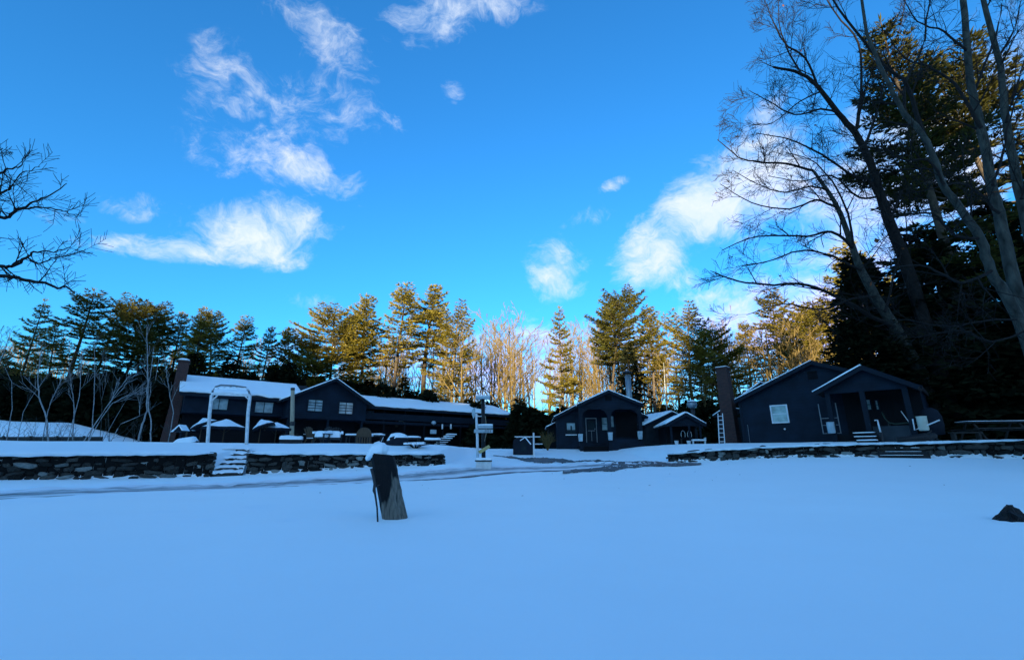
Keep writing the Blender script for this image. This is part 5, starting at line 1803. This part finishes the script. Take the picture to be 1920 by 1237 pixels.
PINES = {
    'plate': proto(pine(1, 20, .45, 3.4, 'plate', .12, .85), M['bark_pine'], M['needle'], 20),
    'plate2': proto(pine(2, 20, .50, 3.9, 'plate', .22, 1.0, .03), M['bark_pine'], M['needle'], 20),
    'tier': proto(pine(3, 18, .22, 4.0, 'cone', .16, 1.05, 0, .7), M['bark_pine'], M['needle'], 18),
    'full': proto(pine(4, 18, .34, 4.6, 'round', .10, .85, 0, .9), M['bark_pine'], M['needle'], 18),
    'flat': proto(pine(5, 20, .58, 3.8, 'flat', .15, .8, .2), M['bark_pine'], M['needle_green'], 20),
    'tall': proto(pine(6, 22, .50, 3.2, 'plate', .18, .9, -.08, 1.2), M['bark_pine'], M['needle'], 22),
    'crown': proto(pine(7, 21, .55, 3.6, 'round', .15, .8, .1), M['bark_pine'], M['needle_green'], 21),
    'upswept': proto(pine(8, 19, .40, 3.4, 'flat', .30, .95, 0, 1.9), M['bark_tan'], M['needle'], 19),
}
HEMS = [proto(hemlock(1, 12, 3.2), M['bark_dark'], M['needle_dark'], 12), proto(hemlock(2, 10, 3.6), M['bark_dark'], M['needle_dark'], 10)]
BARES = [proto(bare_tree(11, 15, .16, .30, 3), M['bark_tan'], M['bark_tan'], 15),
         proto(bare_tree(12, 14, .13, .25, 3, .8), M['bark_tan'], M['bark_tan'], 14),
         proto(bare_tree(13, 16, .20, .22, 3, 1.25), M['bark_tan'], M['bark_tan'], 16),
         proto(bare_tree(14, 13, .11, .35, 3, .7), M['birch'], M['bark_tan'], 13)]

def plant(pr, name, label, cat, px, py, Y, rz, group=None, wide=1.0):
    p = P(px, py, Y); z = gz(p.x, Y) - .2
    return tree(pr, name, label, cat, (p.x, Y, z), p.z - z, rz, group, wide)

GL = 'tall pines standing behind the left terrace and the lodge'
GC = 'sunlit pines behind the lodge gable'
GR = 'sunlit pines behind the middle and right cabins'
PINE_LIST = [
    # prototype, px, py, Y, width, group, label
    ('tier', 85, 556, 50, .80, GL, 'sparse tiered pine standing apart, leftmost on the skyline'),
    ('plate2', 178, 534, 48, 1.25, GL, 'broadest pine of the left row with sun on its tip'),
    ('tall', 212, 560, 53, 1.0, GL, 'pine tucked close behind the broadest pine of the left row'),
    ('crown', 262, 556, 50, 1.05, GL, 'rounded pine second on the skyline from the broadest left pine'),
    ('flat', 308, 560, 51, .95, GL, 'golden topped flat pine in the middle of the left row'),
    ('tall', 352, 578, 54, 1.0, GL, 'slim pine just left of the lodge chimney, behind it'),
    ('plate', 388, 573, 52, .95, GL, 'pine with a pointed top just right of the lodge chimney'),
    ('crown', 420, 588, 56, .9, GL, 'dark round topped pine behind the left wing of the lodge'),
    ('plate2', 456, 588, 54, .95, GL, 'thin topped pine above the middle of the lodge left wing'),
    ('tall', 500, 612, 56, .95, GL, 'dark pine above the right end of the lodge left wing'),
    ('plate', 540, 614, 60, .85, GL, 'last dark pine before the golden pines, lowest of its row'),
    ('full', 632, 573, 60, 1.05, GC, 'broad golden pine above the lodge gable'),
    ('plate', 690, 549, 62, 1.0, GC, 'pointed golden pine just right of the lodge gable peak'),
    ('plate2', 752, 528, 63, 1.05, GC, 'tall golden pine, second tallest behind the lodge right wing'),
    ('full', 583, 640, 58, .8, GC, 'low golden pine at the left edge of the golden group'),
    ('tall', 804, 518, 66, 1.25, GC, 'tallest pine of all, dark topped, behind the lodge right wing'),
    ('upswept', 856, 547, 64, 1.05, GC, 'pale orange pine with upswept limbs right of the tallest pine'),
    ('tier', 1049, 571, 62, .82, GR, 'tiered cone shaped pine above the left edge of the middle cabin'),
    ('flat', 1128, 552, 60, .95, GR, 'flat topped green pine with bare curved lower limbs above the middle cabin'),
    ('crown', 1152, 549, 64, .8, GR, 'pointed green pine joined to the flat topped pine'),
    ('plate', 1213, 569, 60, 1.0, GR, 'yellowish pine right of the flat topped pine'),
    ('upswept', 1280, 552, 61, 1.3, GR, 'wide green pine with upswept top above the small porch hut'),
    ('full', 1330, 606, 68, .9, GR, 'low golden pine between the wide green pine and the brick chimney'),
    ('plate', 1392, 600, 104, 1.0, GR, 'golden pine above the tall brown brick chimney'),
    ('plate2', 1440, 535, 98, 1.1, GR, 'golden pine with flat tiers above the roof of the right cabin'),
    ('full', 1510, 560, 80, 1.0, GR, 'golden pine half hidden by the big leafless trees'),
    ('plate', 1580, 452, 74, 1.1, GR, 'tall golden pine behind the big leafless trees'),
    ('tall', 1640, 520, 80, 1.0, GR, 'rightmost golden pine showing between the leafless trunks'),
    ('crown', 20, 655, 46, .8, GL, 'short dark pine at the left edge of the picture behind the snow mound'),
    ('tall', 130, 600, 56, .9, GL, 'thin pine between the sparse tiered pine and the broadest pine'),
]
for i, (k, px, py, Y, w, g, lab) in enumerate(PINE_LIST):
    plant(PINES[k], 'pine_tree', lab, 'pine tree', px, py, Y, (i * 2.399) % 6.283, g, w * (1.22 if g == GC else 1.12))

# dark conifers in the shade
for i, (k, px, py, Y, w, lab) in enumerate([
    (0, 1176, 640, 46, 1.15, 'black rounded conifer in the shade behind the middle cabin flue'),
    (0, 440, 655, 47, 1.2, 'dark bushy conifer behind the lodge left wing'),
    (1, 375, 650, 46, 1.0, 'dark bushy conifer right behind the lodge chimney'),
    (1, 545, 668, 52, 1.1, 'dark bushy conifer left of the lodge gable peak'),
    (0, 760, 700, 66, 1.1, 'dark young conifer behind the lodge right wing'),
    (1, 975, 738, 58, 1.5, 'dark bushy conifer between the lodge and the middle cabin'),
]):
    plant(HEMS[k], 'conifer', lab, 'conifer', px, py, Y, i * 1.7, 'dark conifers in the shade behind the buildings', w)
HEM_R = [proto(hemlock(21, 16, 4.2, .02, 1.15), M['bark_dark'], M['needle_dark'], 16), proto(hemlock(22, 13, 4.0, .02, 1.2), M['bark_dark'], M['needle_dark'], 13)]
for i, (k, x, y, h, w, lab) in enumerate([
    (0, 21.5, 26.5, 12.5, 1.1, 'black hemlock just right of the right cabin porch roof'),
    (1, 25.5, 25.5, 13.0, 1.2, 'black hemlock behind the picnic table'),
    (0, 29.5, 25.0, 15.5, 1.2, 'black hemlock at the right edge behind the leafless trunks'),
    (1, 27.0, 32.5, 15.0, 1.15, 'black hemlock behind the roof of the right cabin porch'),
    (1, 31.0, 31.5, 17.0, 1.3, 'farthest black hemlock at the right edge'),
    (0, 27.0, 20.3, 9.0, 1.0, 'low black hemlock at the right edge beyond the picnic table'),
]):
    tree(HEM_R[k], 'hemlock', lab, 'conifer', (x, y, gz(x, y) - .2), h, i * 1.3, 'black hemlocks at the right edge', w)
# two tall pines rising out of the top of the picture at the right
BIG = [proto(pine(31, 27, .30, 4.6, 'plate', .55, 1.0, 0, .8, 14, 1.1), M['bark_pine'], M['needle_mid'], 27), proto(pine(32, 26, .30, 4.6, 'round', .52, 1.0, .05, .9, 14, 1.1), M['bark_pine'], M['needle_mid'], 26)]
tree(BIG[0], 'pine_tree', 'tall pine rising out of the picture behind the leafless trunks', 'pine tree', (26.4, 25.4, gz(26.4, 25.4)), 30.0, .4, GR)
tree(BIG[1], 'pine_tree', 'tall pine rising out of the picture at the top right corner', 'pine tree', (32.5, 26.5, gz(32.5, 26.5)), 29.0, 2.4, GR, 1.05)

# leafless trees in the gap and among the pines
GB = 'leafless trees in the woods behind the buildings'
for i, (k, px, py, Y, w, lab) in enumerate([
    (2, 872, 590, 58, 1.15, 'sunlit leafless tree with many upright stems behind the lodge right wing'),
    (0, 935, 600, 60, .9, 'sunlit leafless tree right of the many stemmed one'),
    (1, 968, 625, 64, .9, 'slim leafless tree in the gap above the lodge roof end'),
    (3, 1003, 610, 66, .8, 'pale thin leafless tree left of the tiered cone shaped pine'),
    (0, 1090, 640, 60, .9, 'leafless tree between the tiered pine and the flat topped pine'),
    (1, 1108, 628, 68, 1.0, 'leafless tree behind the bare limbs of the flat topped pine'),
    (3, 1245, 655, 56, .9, 'pale leafless tree above the grey shed'),
    (2, 1340, 650, 62, .9, 'leafless tree behind the tall brown brick chimney'),
    (0, 1440, 640, 64, 1.0, 'leafless tree above the roof of the right cabin'),
    (1, 1310, 668, 54, .8, 'thin leafless tree above the cowl of the porch hut'),
    (3, 1500, 640, 58, .9, 'pale leafless tree above the peak of the right cabin'),
    (1, 725, 640, 56, .9, 'leafless tree between two golden pines behind the lodge'),
    (3, 12, 600, 42, 1.1, 'thin leafless tree at the left edge behind the snow mound'),
    (1, 60, 640, 44, .9, 'thin leafless tree before the sparse tiered pine'),
    (3, 300, 640, 40, .9, 'pale leafless tree left of the lodge chimney'),
    (0, 160, 640, 46, .9, 'leafless tree below the broadest left pine'),
]):
    plant(BARES[k], 'bare_tree', lab, 'tree', px, py, Y, i * 2.1, GB, w)

# traced saplings in front of the dark wood at the left
SAP = [
    ([(17, 812), (18, 765), (19, 715), (13, 690)], 27, .022, 'pale sapling nearest the left edge before the snow mound'),
    ([(89, 823), (85, 785), (75, 743), (76, 705), (80, 650)], 26, .045, 'thickest forked sapling standing before the snow mound'),
    ([(84, 795), (89, 777), (101, 751), (119, 707)], 26.3, .025, 'pale sapling leaning right out of the thickest forked one'),
    ([(40, 800), (48, 774), (60, 748), (71, 723)], 27.5, .018, 'thin sapling leaning right over the snow mound'),
    ([(142, 825), (143, 769), (136, 745), (129, 723), (128, 690)], 26, .03, 'sapling bending left above the end of the snow mound'),
    ([(143, 780), (149, 743), (147, 705), (152, 660)], 26.6, .02, 'slim upright sapling beside the one bending left'),
    ([(166, 820), (169, 803), (174, 738), (180, 679), (181, 640)], 26, .03, 'pale straight sapling, tallest of the middle ones'),
    ([(150, 828), (186, 777), (225, 728), (244, 707)], 25.6, .028, 'long sapling leaning far right from the mound end'),
    ([(162, 815), (190, 782), (215, 756), (240, 742), (266, 733)], 25.8, .022, 'lowest leaning sapling, bowed to the right'),
    ([(189, 822), (222, 780), (240, 750), (253, 743)], 26.2, .018, 'thin sapling leaning right between two bowed ones'),
    ([(210, 816), (230, 795), (261, 780), (258, 760), (256, 738)], 26.4, .02, 'crooked sapling with a sharp upward bend'),
    ([(264, 825), (268, 795), (272, 769), (274, 718), (278, 663), (279, 610)], 25.5, .05, 'thick pale trunk left of the lodge chimney'),
    ([(286, 825), (281, 790), (275, 764), (279, 720), (288, 692), (290, 650)], 25.8, .035, 'wavy pale trunk touching the thick pale one'),
    ([(320, 800), (322, 773), (319, 745), (318, 718), (312, 680)], 27, .028, 'speckled birch close to the lodge chimney'),
    ([(186, 822), (190, 760), (188, 720), (196, 680)], 27.5, .016, 'dark thin sapling behind the pale straight one'),
    ([(206, 822), (205, 770), (214, 720), (220, 670)], 28, .018, 'dark thin sapling behind the crooked one'),
]
for i, (pts, Y, r, lab) in enumerate(SAP):
    rng = random.Random(100 + i)
    w = [P(px, py, Y) for px, py in pts]
    w[0] = Vector((w[0].x, Y, min(w[0].z, gz(w[0].x, Y)) - .1))
    o = thing('sapling', lab, 'sapling', w[0], 0, 'bare saplings left of the lodge')
    loc = [q - w[0] + Vector((0, .15 * math.sin(j * 1.3 + i), 0)) for j, q in enumerate(w)]
    # resample with a little wobble
    fine = []
    for a, b in zip(loc, loc[1:]):
        for k in range(4): fine.append(a.lerp(b, k / 4) + rvec(rng) * r * .5)
    fine.append(loc[-1])
    rads = [r * (1 - .7 * k / (len(fine) - 1)) for k in range(len(fine))]
    MB().tube(fine, rads, 6).build('trunk', M['birch'] if 'dark' not in lab else M['bark'], o, True)
    cr = MB()
    branches(cr, fine, rads, 2.0, 2, rng, (.3, .7), 6, .12, .10, .006, None, (.4, .8), .4)
    cr.build('crown', M['birch'] if i % 3 else M['bark'], o)

# ------------------------------------------------------------------ the big leafless trees at the right
def traced(name, label, trunks, limbs, mat, seed, twig=1.7, kids=7, leaves=0, group=None, depth=3, rm=.005):
    rng = random.Random(seed)
    p0 = trunks[0][0]; b = P(p0[0], p0[1], trunks[0][1][0]); b.z = gz(b.x, b.y)
    o = thing(name, label, 'tree', b, 0, group)
    tr, cr, tips = MB(), MB(), []
    def path(pts, ys, wob):
        w = [P(px, py, ys[0] + (ys[1] - ys[0]) * i / (len(pts) - 1)) - b for i, (px, py) in enumerate(pts)]
        f = []
        for i, (a, c) in enumerate(zip(w, w[1:])):
            pa = w[max(0, i - 1)]; pc = w[min(len(w) - 1, i + 2)]
            for k in range(4):
                t = k / 4
                f.append(.5 * ((2 * a) + (c - pa) * t + (2 * pa - 5 * a + 4 * c - pc) * t * t + (3 * a - pa - 3 * c + pc) * t ** 3) + rvec(rng) * wob)
        f.append(w[-1]); return f
    for j, (pts0, ys, r0, r1) in enumerate([(t[0] if not isinstance(t[0], tuple) else t[0], t[1], t[2], t[3]) for t in [(x[4], x[1], x[2], x[3]) for x in trunks]]):
        f = path(pts0, ys, .02)
        if j == 0: f.insert(0, Vector((0, 0, -.2)))
        n = len(f) - 1
        rads = [r0 + (r1 - r0) * (k / n) ** .8 for k in range(n + 1)]
        tr.tube(f, rads, 10 if r0 > .1 else 7)
        branches(cr, f, [min(x, .06) for x in rads], twig * 1.25, depth, rng, (.5, 1.1), kids, .11, .03, rm, tips, (.45, .85), .35)
    for pts0, ys, r0, r1 in limbs:
        f = path(pts0, ys, .025); n = len(f) - 1
        rads = [r0 + (r1 - r0) * (k / n) for k in range(n + 1)]
        cr.tube(f, rads, 7)
        branches(cr, f, rads, twig, depth, rng, (.45, 1.05), kids + 1, .11, .03, rm, tips, (.45, .85), .08)
    tr.build('trunk', mat, o, True)
    cr.build('crown', M['bark_dark'], o)
    for k in range(leaves):
        q = rng.choice(tips); lf = MB()
        for _ in range(1):
            a = rvec(rng).normalized() * .17; c = rvec(rng).cross(a).normalized() * .07
            qq = q + rvec(rng) * .05
            lf.add([qq, qq + a * .5 + c, qq + a, qq + a * .5 - c], [(0, 1, 2, 3)])
        lf.build('leaf', M['leaf'], o)
    return o

GBR = 'big leafless trees at the right edge'
def tk(px_base, ys, r0, r1, pts):
    return ((px_base[0], px_base[1]), ys, r0, r1, pts)
traced('bare_tree', 'leafless tree with long low limbs reaching farthest left over the right cabin', [
    tk((1775, 826), (25.5, 23.0), 0.350, 0.069, [(1728, 700), (1674, 608), (1641, 555), (1615, 507), (1599, 464), (1577, 405), (1551, 357), (1524, 320)])],
    [([(1524, 320), (1476, 307), (1423, 304), (1385, 295), (1345, 262)], (23, 21.8), 0.077, 0.020),
     ([(1676, 612), (1631, 592), (1588, 566), (1513, 534), (1433, 534), (1369, 523), (1332, 508)], (24.3, 21.8), 0.126, 0.020),
     ([(1599, 464), (1560, 435), (1513, 443), (1423, 443), (1353, 470)], (23.6, 21.5), 0.091, 0.019),
     ([(1615, 507), (1560, 480), (1500, 470), (1440, 490), (1380, 500)], (23.6, 22.2), 0.070, 0.019),
     ([(1570, 390), (1530, 375), (1480, 392), (1410, 380), (1350, 345)], (23.2, 21.3), 0.070, 0.016),
     ([(1641, 555), (1600, 560), (1540, 580), (1470, 570), (1400, 590)], (24, 21.8), 0.070, 0.016),
     ([(1599, 464), (1590, 400), (1560, 340), (1520, 300), (1470, 285)], (23.6, 22.6), 0.070, 0.015),
     ([(1551, 357), (1520, 350), (1470, 360), (1420, 345), (1375, 320)], (23.3, 21.8), 0.056, 0.015),
     ([(1660, 585), (1680, 500), (1700, 440), (1690, 360)], (24.2, 25), 0.070, 0.015)], M['bark_big'], 201, 2.8, 6, 8, GBR, 3, .0085)
traced('bare_tree', 'leafless tree with a dark curving trunk, second from the left of the big ones', [
    tk((1800, 826), (25, 23.3), 0.378, 0.062, [(1745, 640), (1700, 500), (1668, 416), (1652, 368), (1631, 304), (1604, 251), (1572, 213), (1535, 165), (1503, 139), (1450, 126)])],
    [([(1604, 251), (1612, 200), (1615, 160), (1610, 80), (1567, 27), (1540, -20)], (23.6, 24), 0.112, 0.025),
     ([(1668, 416), (1630, 340), (1600, 330), (1540, 290), (1480, 262), (1420, 250)], (24, 22.3), 0.105, 0.019),
     ([(1572, 213), (1540, 205), (1490, 215), (1440, 190), (1405, 170)], (23.6, 22), 0.070, 0.016),
     ([(1535, 165), (1510, 110), (1470, 80), (1445, 30), (1430, -10)], (23.6, 22.6), 0.070, 0.016),
     ([(1652, 368), (1610, 370), (1560, 330), (1500, 340), (1440, 330)], (24, 21.6), 0.070, 0.016),
     ([(1503, 139), (1475, 90), (1460, 40), (1462, -20)], (23, 22.6), 0.056, 0.015),
     ([(1620, 280), (1650, 190), (1665, 120), (1690, 40), (1700, -20)], (24, 24.5), 0.084, 0.018),
     ([(1540, 172), (1500, 190), (1450, 230), (1410, 235)], (23.4, 22.4), 0.049, 0.014),
     ([(1668, 416), (1700, 330), (1705, 250), (1730, 180)], (24.2, 25), 0.084, 0.018)], M['bark_dark'], 202, 3.0, 7, 8, GBR, 3, .0085)
traced('bare_tree', 'leafless tree with a pale slanting trunk crossing to the upper left', [
    tk((1985, 826), (13.2, 12), .17, .04, [(1945, 690), (1908, 598), (1881, 545), (1857, 507), (1838, 448), (1800, 390), (1770, 347), (1738, 267), (1697, 213), (1674, 176), (1640, 100), (1625, 60), (1612, -20)])],
    [([(1738, 267), (1700, 160), (1668, 133), (1620, 80), (1561, 0), (1545, -30)], (12.6, 12.8), .07, .02),
     ([(1838, 448), (1790, 440), (1745, 400), (1690, 405), (1640, 395)], (12.8, 12), .05, .012),
     ([(1857, 507), (1800, 530), (1740, 500), (1680, 500)], (12.8, 11.8), .05, .012),
     ([(1770, 347), (1740, 300), (1690, 300), (1640, 270), (1600, 280)], (12.5, 12), .04, .01),
     ([(1697, 213), (1700, 150), (1730, 90), (1740, 20), (1750, -30)], (12.4, 13), .05, .015),
     ([(1908, 598), (1850, 600), (1780, 612), (1700, 600), (1640, 612)], (12.8, 12), .03, .008),
     ([(1920, 620), (1860, 640), (1800, 620), (1720, 632)], (12.8, 12.2), .03, .008)], M['bark_big'], 203, 2.0, 6, 4, GBR)
traced('bare_tree', 'thick lichen spotted leafless trunk rising nearly straight at the right', [
    tk((1990, 826), (14.6, 14), .21, .09, [(1950, 690), (1915, 580), (1887, 470), (1872, 400), (1860, 347), (1839, 240), (1825, 180), (1818, 133), (1807, 0), (1803, -60)])],
    [([(1839, 240), (1790, 160), (1750, 130), (1700, 110), (1660, 60)], (14.2, 13.6), .06, .012),
     ([(1860, 347), (1880, 290), (1900, 200), (1925, 150)], (14.2, 14.5), .05, .015),
     ([(1825, 180), (1850, 110), (1870, 60), (1880, 0)], (14.2, 14.5), .05, .015),
     ([(1872, 400), (1820, 350), (1780, 345), (1720, 360)], (14.2, 13.5), .05, .012),
     ([(1815, 100), (1770, 60), (1720, 40), (1690, -10)], (14.1, 13.6), .045, .012)], M['bark_big'], 204, 2.0, 6, 0, GBR)
traced('bare_tree', 'leafless trunk hugging the right edge of the picture', [
    tk((2035, 826), (15, 14.4), .19, .07, [(1995, 690), (1950, 520), (1914, 373), (1900, 300), (1887, 229), (1880, 160), (1871, 107), (1844, 0), (1835, -50)])],
    [([(1914, 373), (1940, 300), (1960, 260)], (14.6, 14.4), .06, .02),
     ([(1887, 229), (1910, 150), (1930, 90)], (14.6, 14.4), .05, .015),
     ([(1871, 107), (1900, 60), (1915, 0)], (14.6, 14.4), .05, .012)], M['bark_big'], 205, 1.9, 6, 0, GBR)
traced('bare_tree', 'leafless tree at the left edge, only its branch ends reaching in', [
    tk((-290, 830), (11.6, 11), .22, .07, [(-280, 700), (-250, 560), (-215, 440), (-180, 330), (-150, 220)])],
    [([(-250, 555), (-150, 515), (-60, 508), (0, 517), (33, 522), (75, 529), (108, 539), (123, 538), (140, 547)], (11.2, 10.6), 0.075, 0.012),
     ([(-225, 480), (-120, 480), (-50, 492), (0, 498), (23, 500), (50, 483), (63, 473), (100, 472), (133, 463)], (11.2, 10.8), 0.066, 0.009),
     ([(23, 500), (50, 483), (68, 494), (98, 484), (135, 478), (160, 467)], (10.8, 10.5), 0.026, 0.007),
     ([(-215, 440), (-120, 405), (-50, 402), (0, 407), (18, 407), (33, 393), (63, 380), (93, 365), (125, 344)], (11.2, 10.7), 0.066, 0.009),
     ([(18, 405), (33, 393), (75, 389), (113, 393), (135, 402), (153, 403)], (10.8, 10.6), 0.025, 0.007),
     ([(-190, 360), (-100, 340), (-40, 335), (0, 325), (15, 316), (38, 311), (46, 290)], (11.2, 10.8), 0.053, 0.008),
     ([(-120, 405), (-60, 385), (0, 362), (20, 352), (38, 328), (75, 313)], (11.1, 10.8), 0.044, 0.007),
     ([(-170, 300), (-90, 285), (-30, 290), (5, 278)], (11.1, 10.8), 0.044, 0.008)], M['bark_dark'], 206, 1.1, 8, 0, None, 2, .0055)

# ------------------------------------------------------------------ undergrowth that closes the wood behind the buildings
def undergrowth():
    rng = random.Random(77); cr = MB()
    def bush(x, y, h, r):
        z0 = gz(x, y) - .1
        n = int(60 + h * r * 16)
        for _ in range(n):
            t = rng.random() ** .8; a = rng.uniform(0, 6.28); rr = r * (1 - t) ** .6 * rng.uniform(.3, 1)
            p = Vector((x + rr * math.cos(a), y + rr * math.sin(a), z0 + h * t))
            tuft(cr, p, Vector((math.cos(a), math.sin(a), -.2)), .75, .17, rng, 3, .8)
    for k in range(330):
        px = rng.uniform(-150, 2050); Y = rng.uniform(47, 72)
        topy = np.interp(px, [-150, 0, 60, 330, 420, 560, 700, 880, 960, 1060, 1200, 1400, 1600, 1920, 2050], [690, 690, 705, 690, 690, 690, 722, 750, 752, 768, 768, 740, 690, 640, 640])
        p = P(px, topy + rng.uniform(-6, 50), Y); z = gz(p.x, Y)
        bush(p.x, Y, max(1.5, p.z - z), rng.uniform(1.5, 2.8))
    for k in range(90):       # nearer dark brush at the left
        px = rng.uniform(-120, 345); Y = rng.uniform(34.5, 44)
        p = P(px, rng.uniform(700, 775), Y); bush(p.x, Y, max(1.2, p.z - gz(p.x, Y)), rng.uniform(1.0, 1.9))
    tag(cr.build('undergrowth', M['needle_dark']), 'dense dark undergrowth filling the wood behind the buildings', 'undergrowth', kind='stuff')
undergrowth()
def brush():
    rng = random.Random(9); mb = MB()
    for k in range(60):
        px = rng.uniform(-40, 190) if k < 45 else rng.uniform(190, 330); Y = rng.uniform(25.5, 27.5)
        p = on_ground(px, Y)
        grow(mb, p, Vector((rng.uniform(-.7, .7), 0, 1)), rng.uniform(.5, 1.5), .012, 2, rng, (.4, 1.0), 3, .25, .0, .004)
    tag(mb.build('brush', M['bark']), 'thin bare brush in front of the snow mound', 'brush', kind='stuff')
brush()

def far_woods():
    """leafless wood far behind, closing the gaps between the pines"""
    rng = random.Random(55); V = []; Fc = []; off = 0
    protos = []
    for k in range(6):
        tr, cr = bare_tree(300 + k, 14, .14, .22, 2, .9, .022)
        v = np.array(tr.v + cr.v); f = [tuple(x for x in q) for q in tr.f] + [tuple(x + len(tr.v) for x in q) for q in cr.f]
        protos.append((v, f))
    for k in range(215):
        px = rng.uniform(640, 1650) if k < 170 else rng.uniform(-150, 600)
        Y = rng.uniform(70, 110)
        p = P(px, np.interp(px, [-150, 300, 560, 800, 950, 1100, 1300, 1700], [650, 660, 670, 640, 615, 630, 640, 600]) + rng.uniform(-15, 60), Y)
        z = gz(p.x, Y); h = max(5, p.z - z) / 14
        v, f = protos[rng.randrange(6)]
        a = rng.uniform(0, 6.28); c, s_ = math.cos(a), math.sin(a)
        w = np.stack([(v[:, 0] * c - v[:, 1] * s_) * h + p.x, (v[:, 0] * s_ + v[:, 1] * c) * h + Y, v[:, 2] * h + z], 1)
        V.append(w); Fc += [tuple(i + off for i in q) for q in f]; off += len(v)
    me_ = bpy.data.meshes.new('woods')
    me_.from_pydata(np.concatenate(V).tolist(), [], Fc); me_.materials.append(M['bark_tan']); me_.update()
    tag(obj('woods', me_), 'far leafless wood showing between the pines', 'woods', kind='stuff')
far_woods()

def litter():
    """needles and bits of bark blown onto the snow"""
    rng = random.Random(31); mb = MB()
    for k in range(46):
        x = rng.uniform(-11, 13); y = rng.uniform(9, 19) if k > 30 else rng.uniform(14, 20)
        z = gz(x, y) + .006; a = rng.uniform(0, 6.28); L = rng.uniform(.02, .07)
        d = Vector((math.cos(a), math.sin(a), 0)) * L
        mb.tube([Vector((x, y, z)), Vector((x, y, z + .004)) + d * .5, Vector((x, y, z)) + d], [.003, .004, .002], 4)
    tag(mb.build('litter', M['bark_dark']), 'small bits of twig scattered on the snow', 'twigs', kind='stuff')
litter()
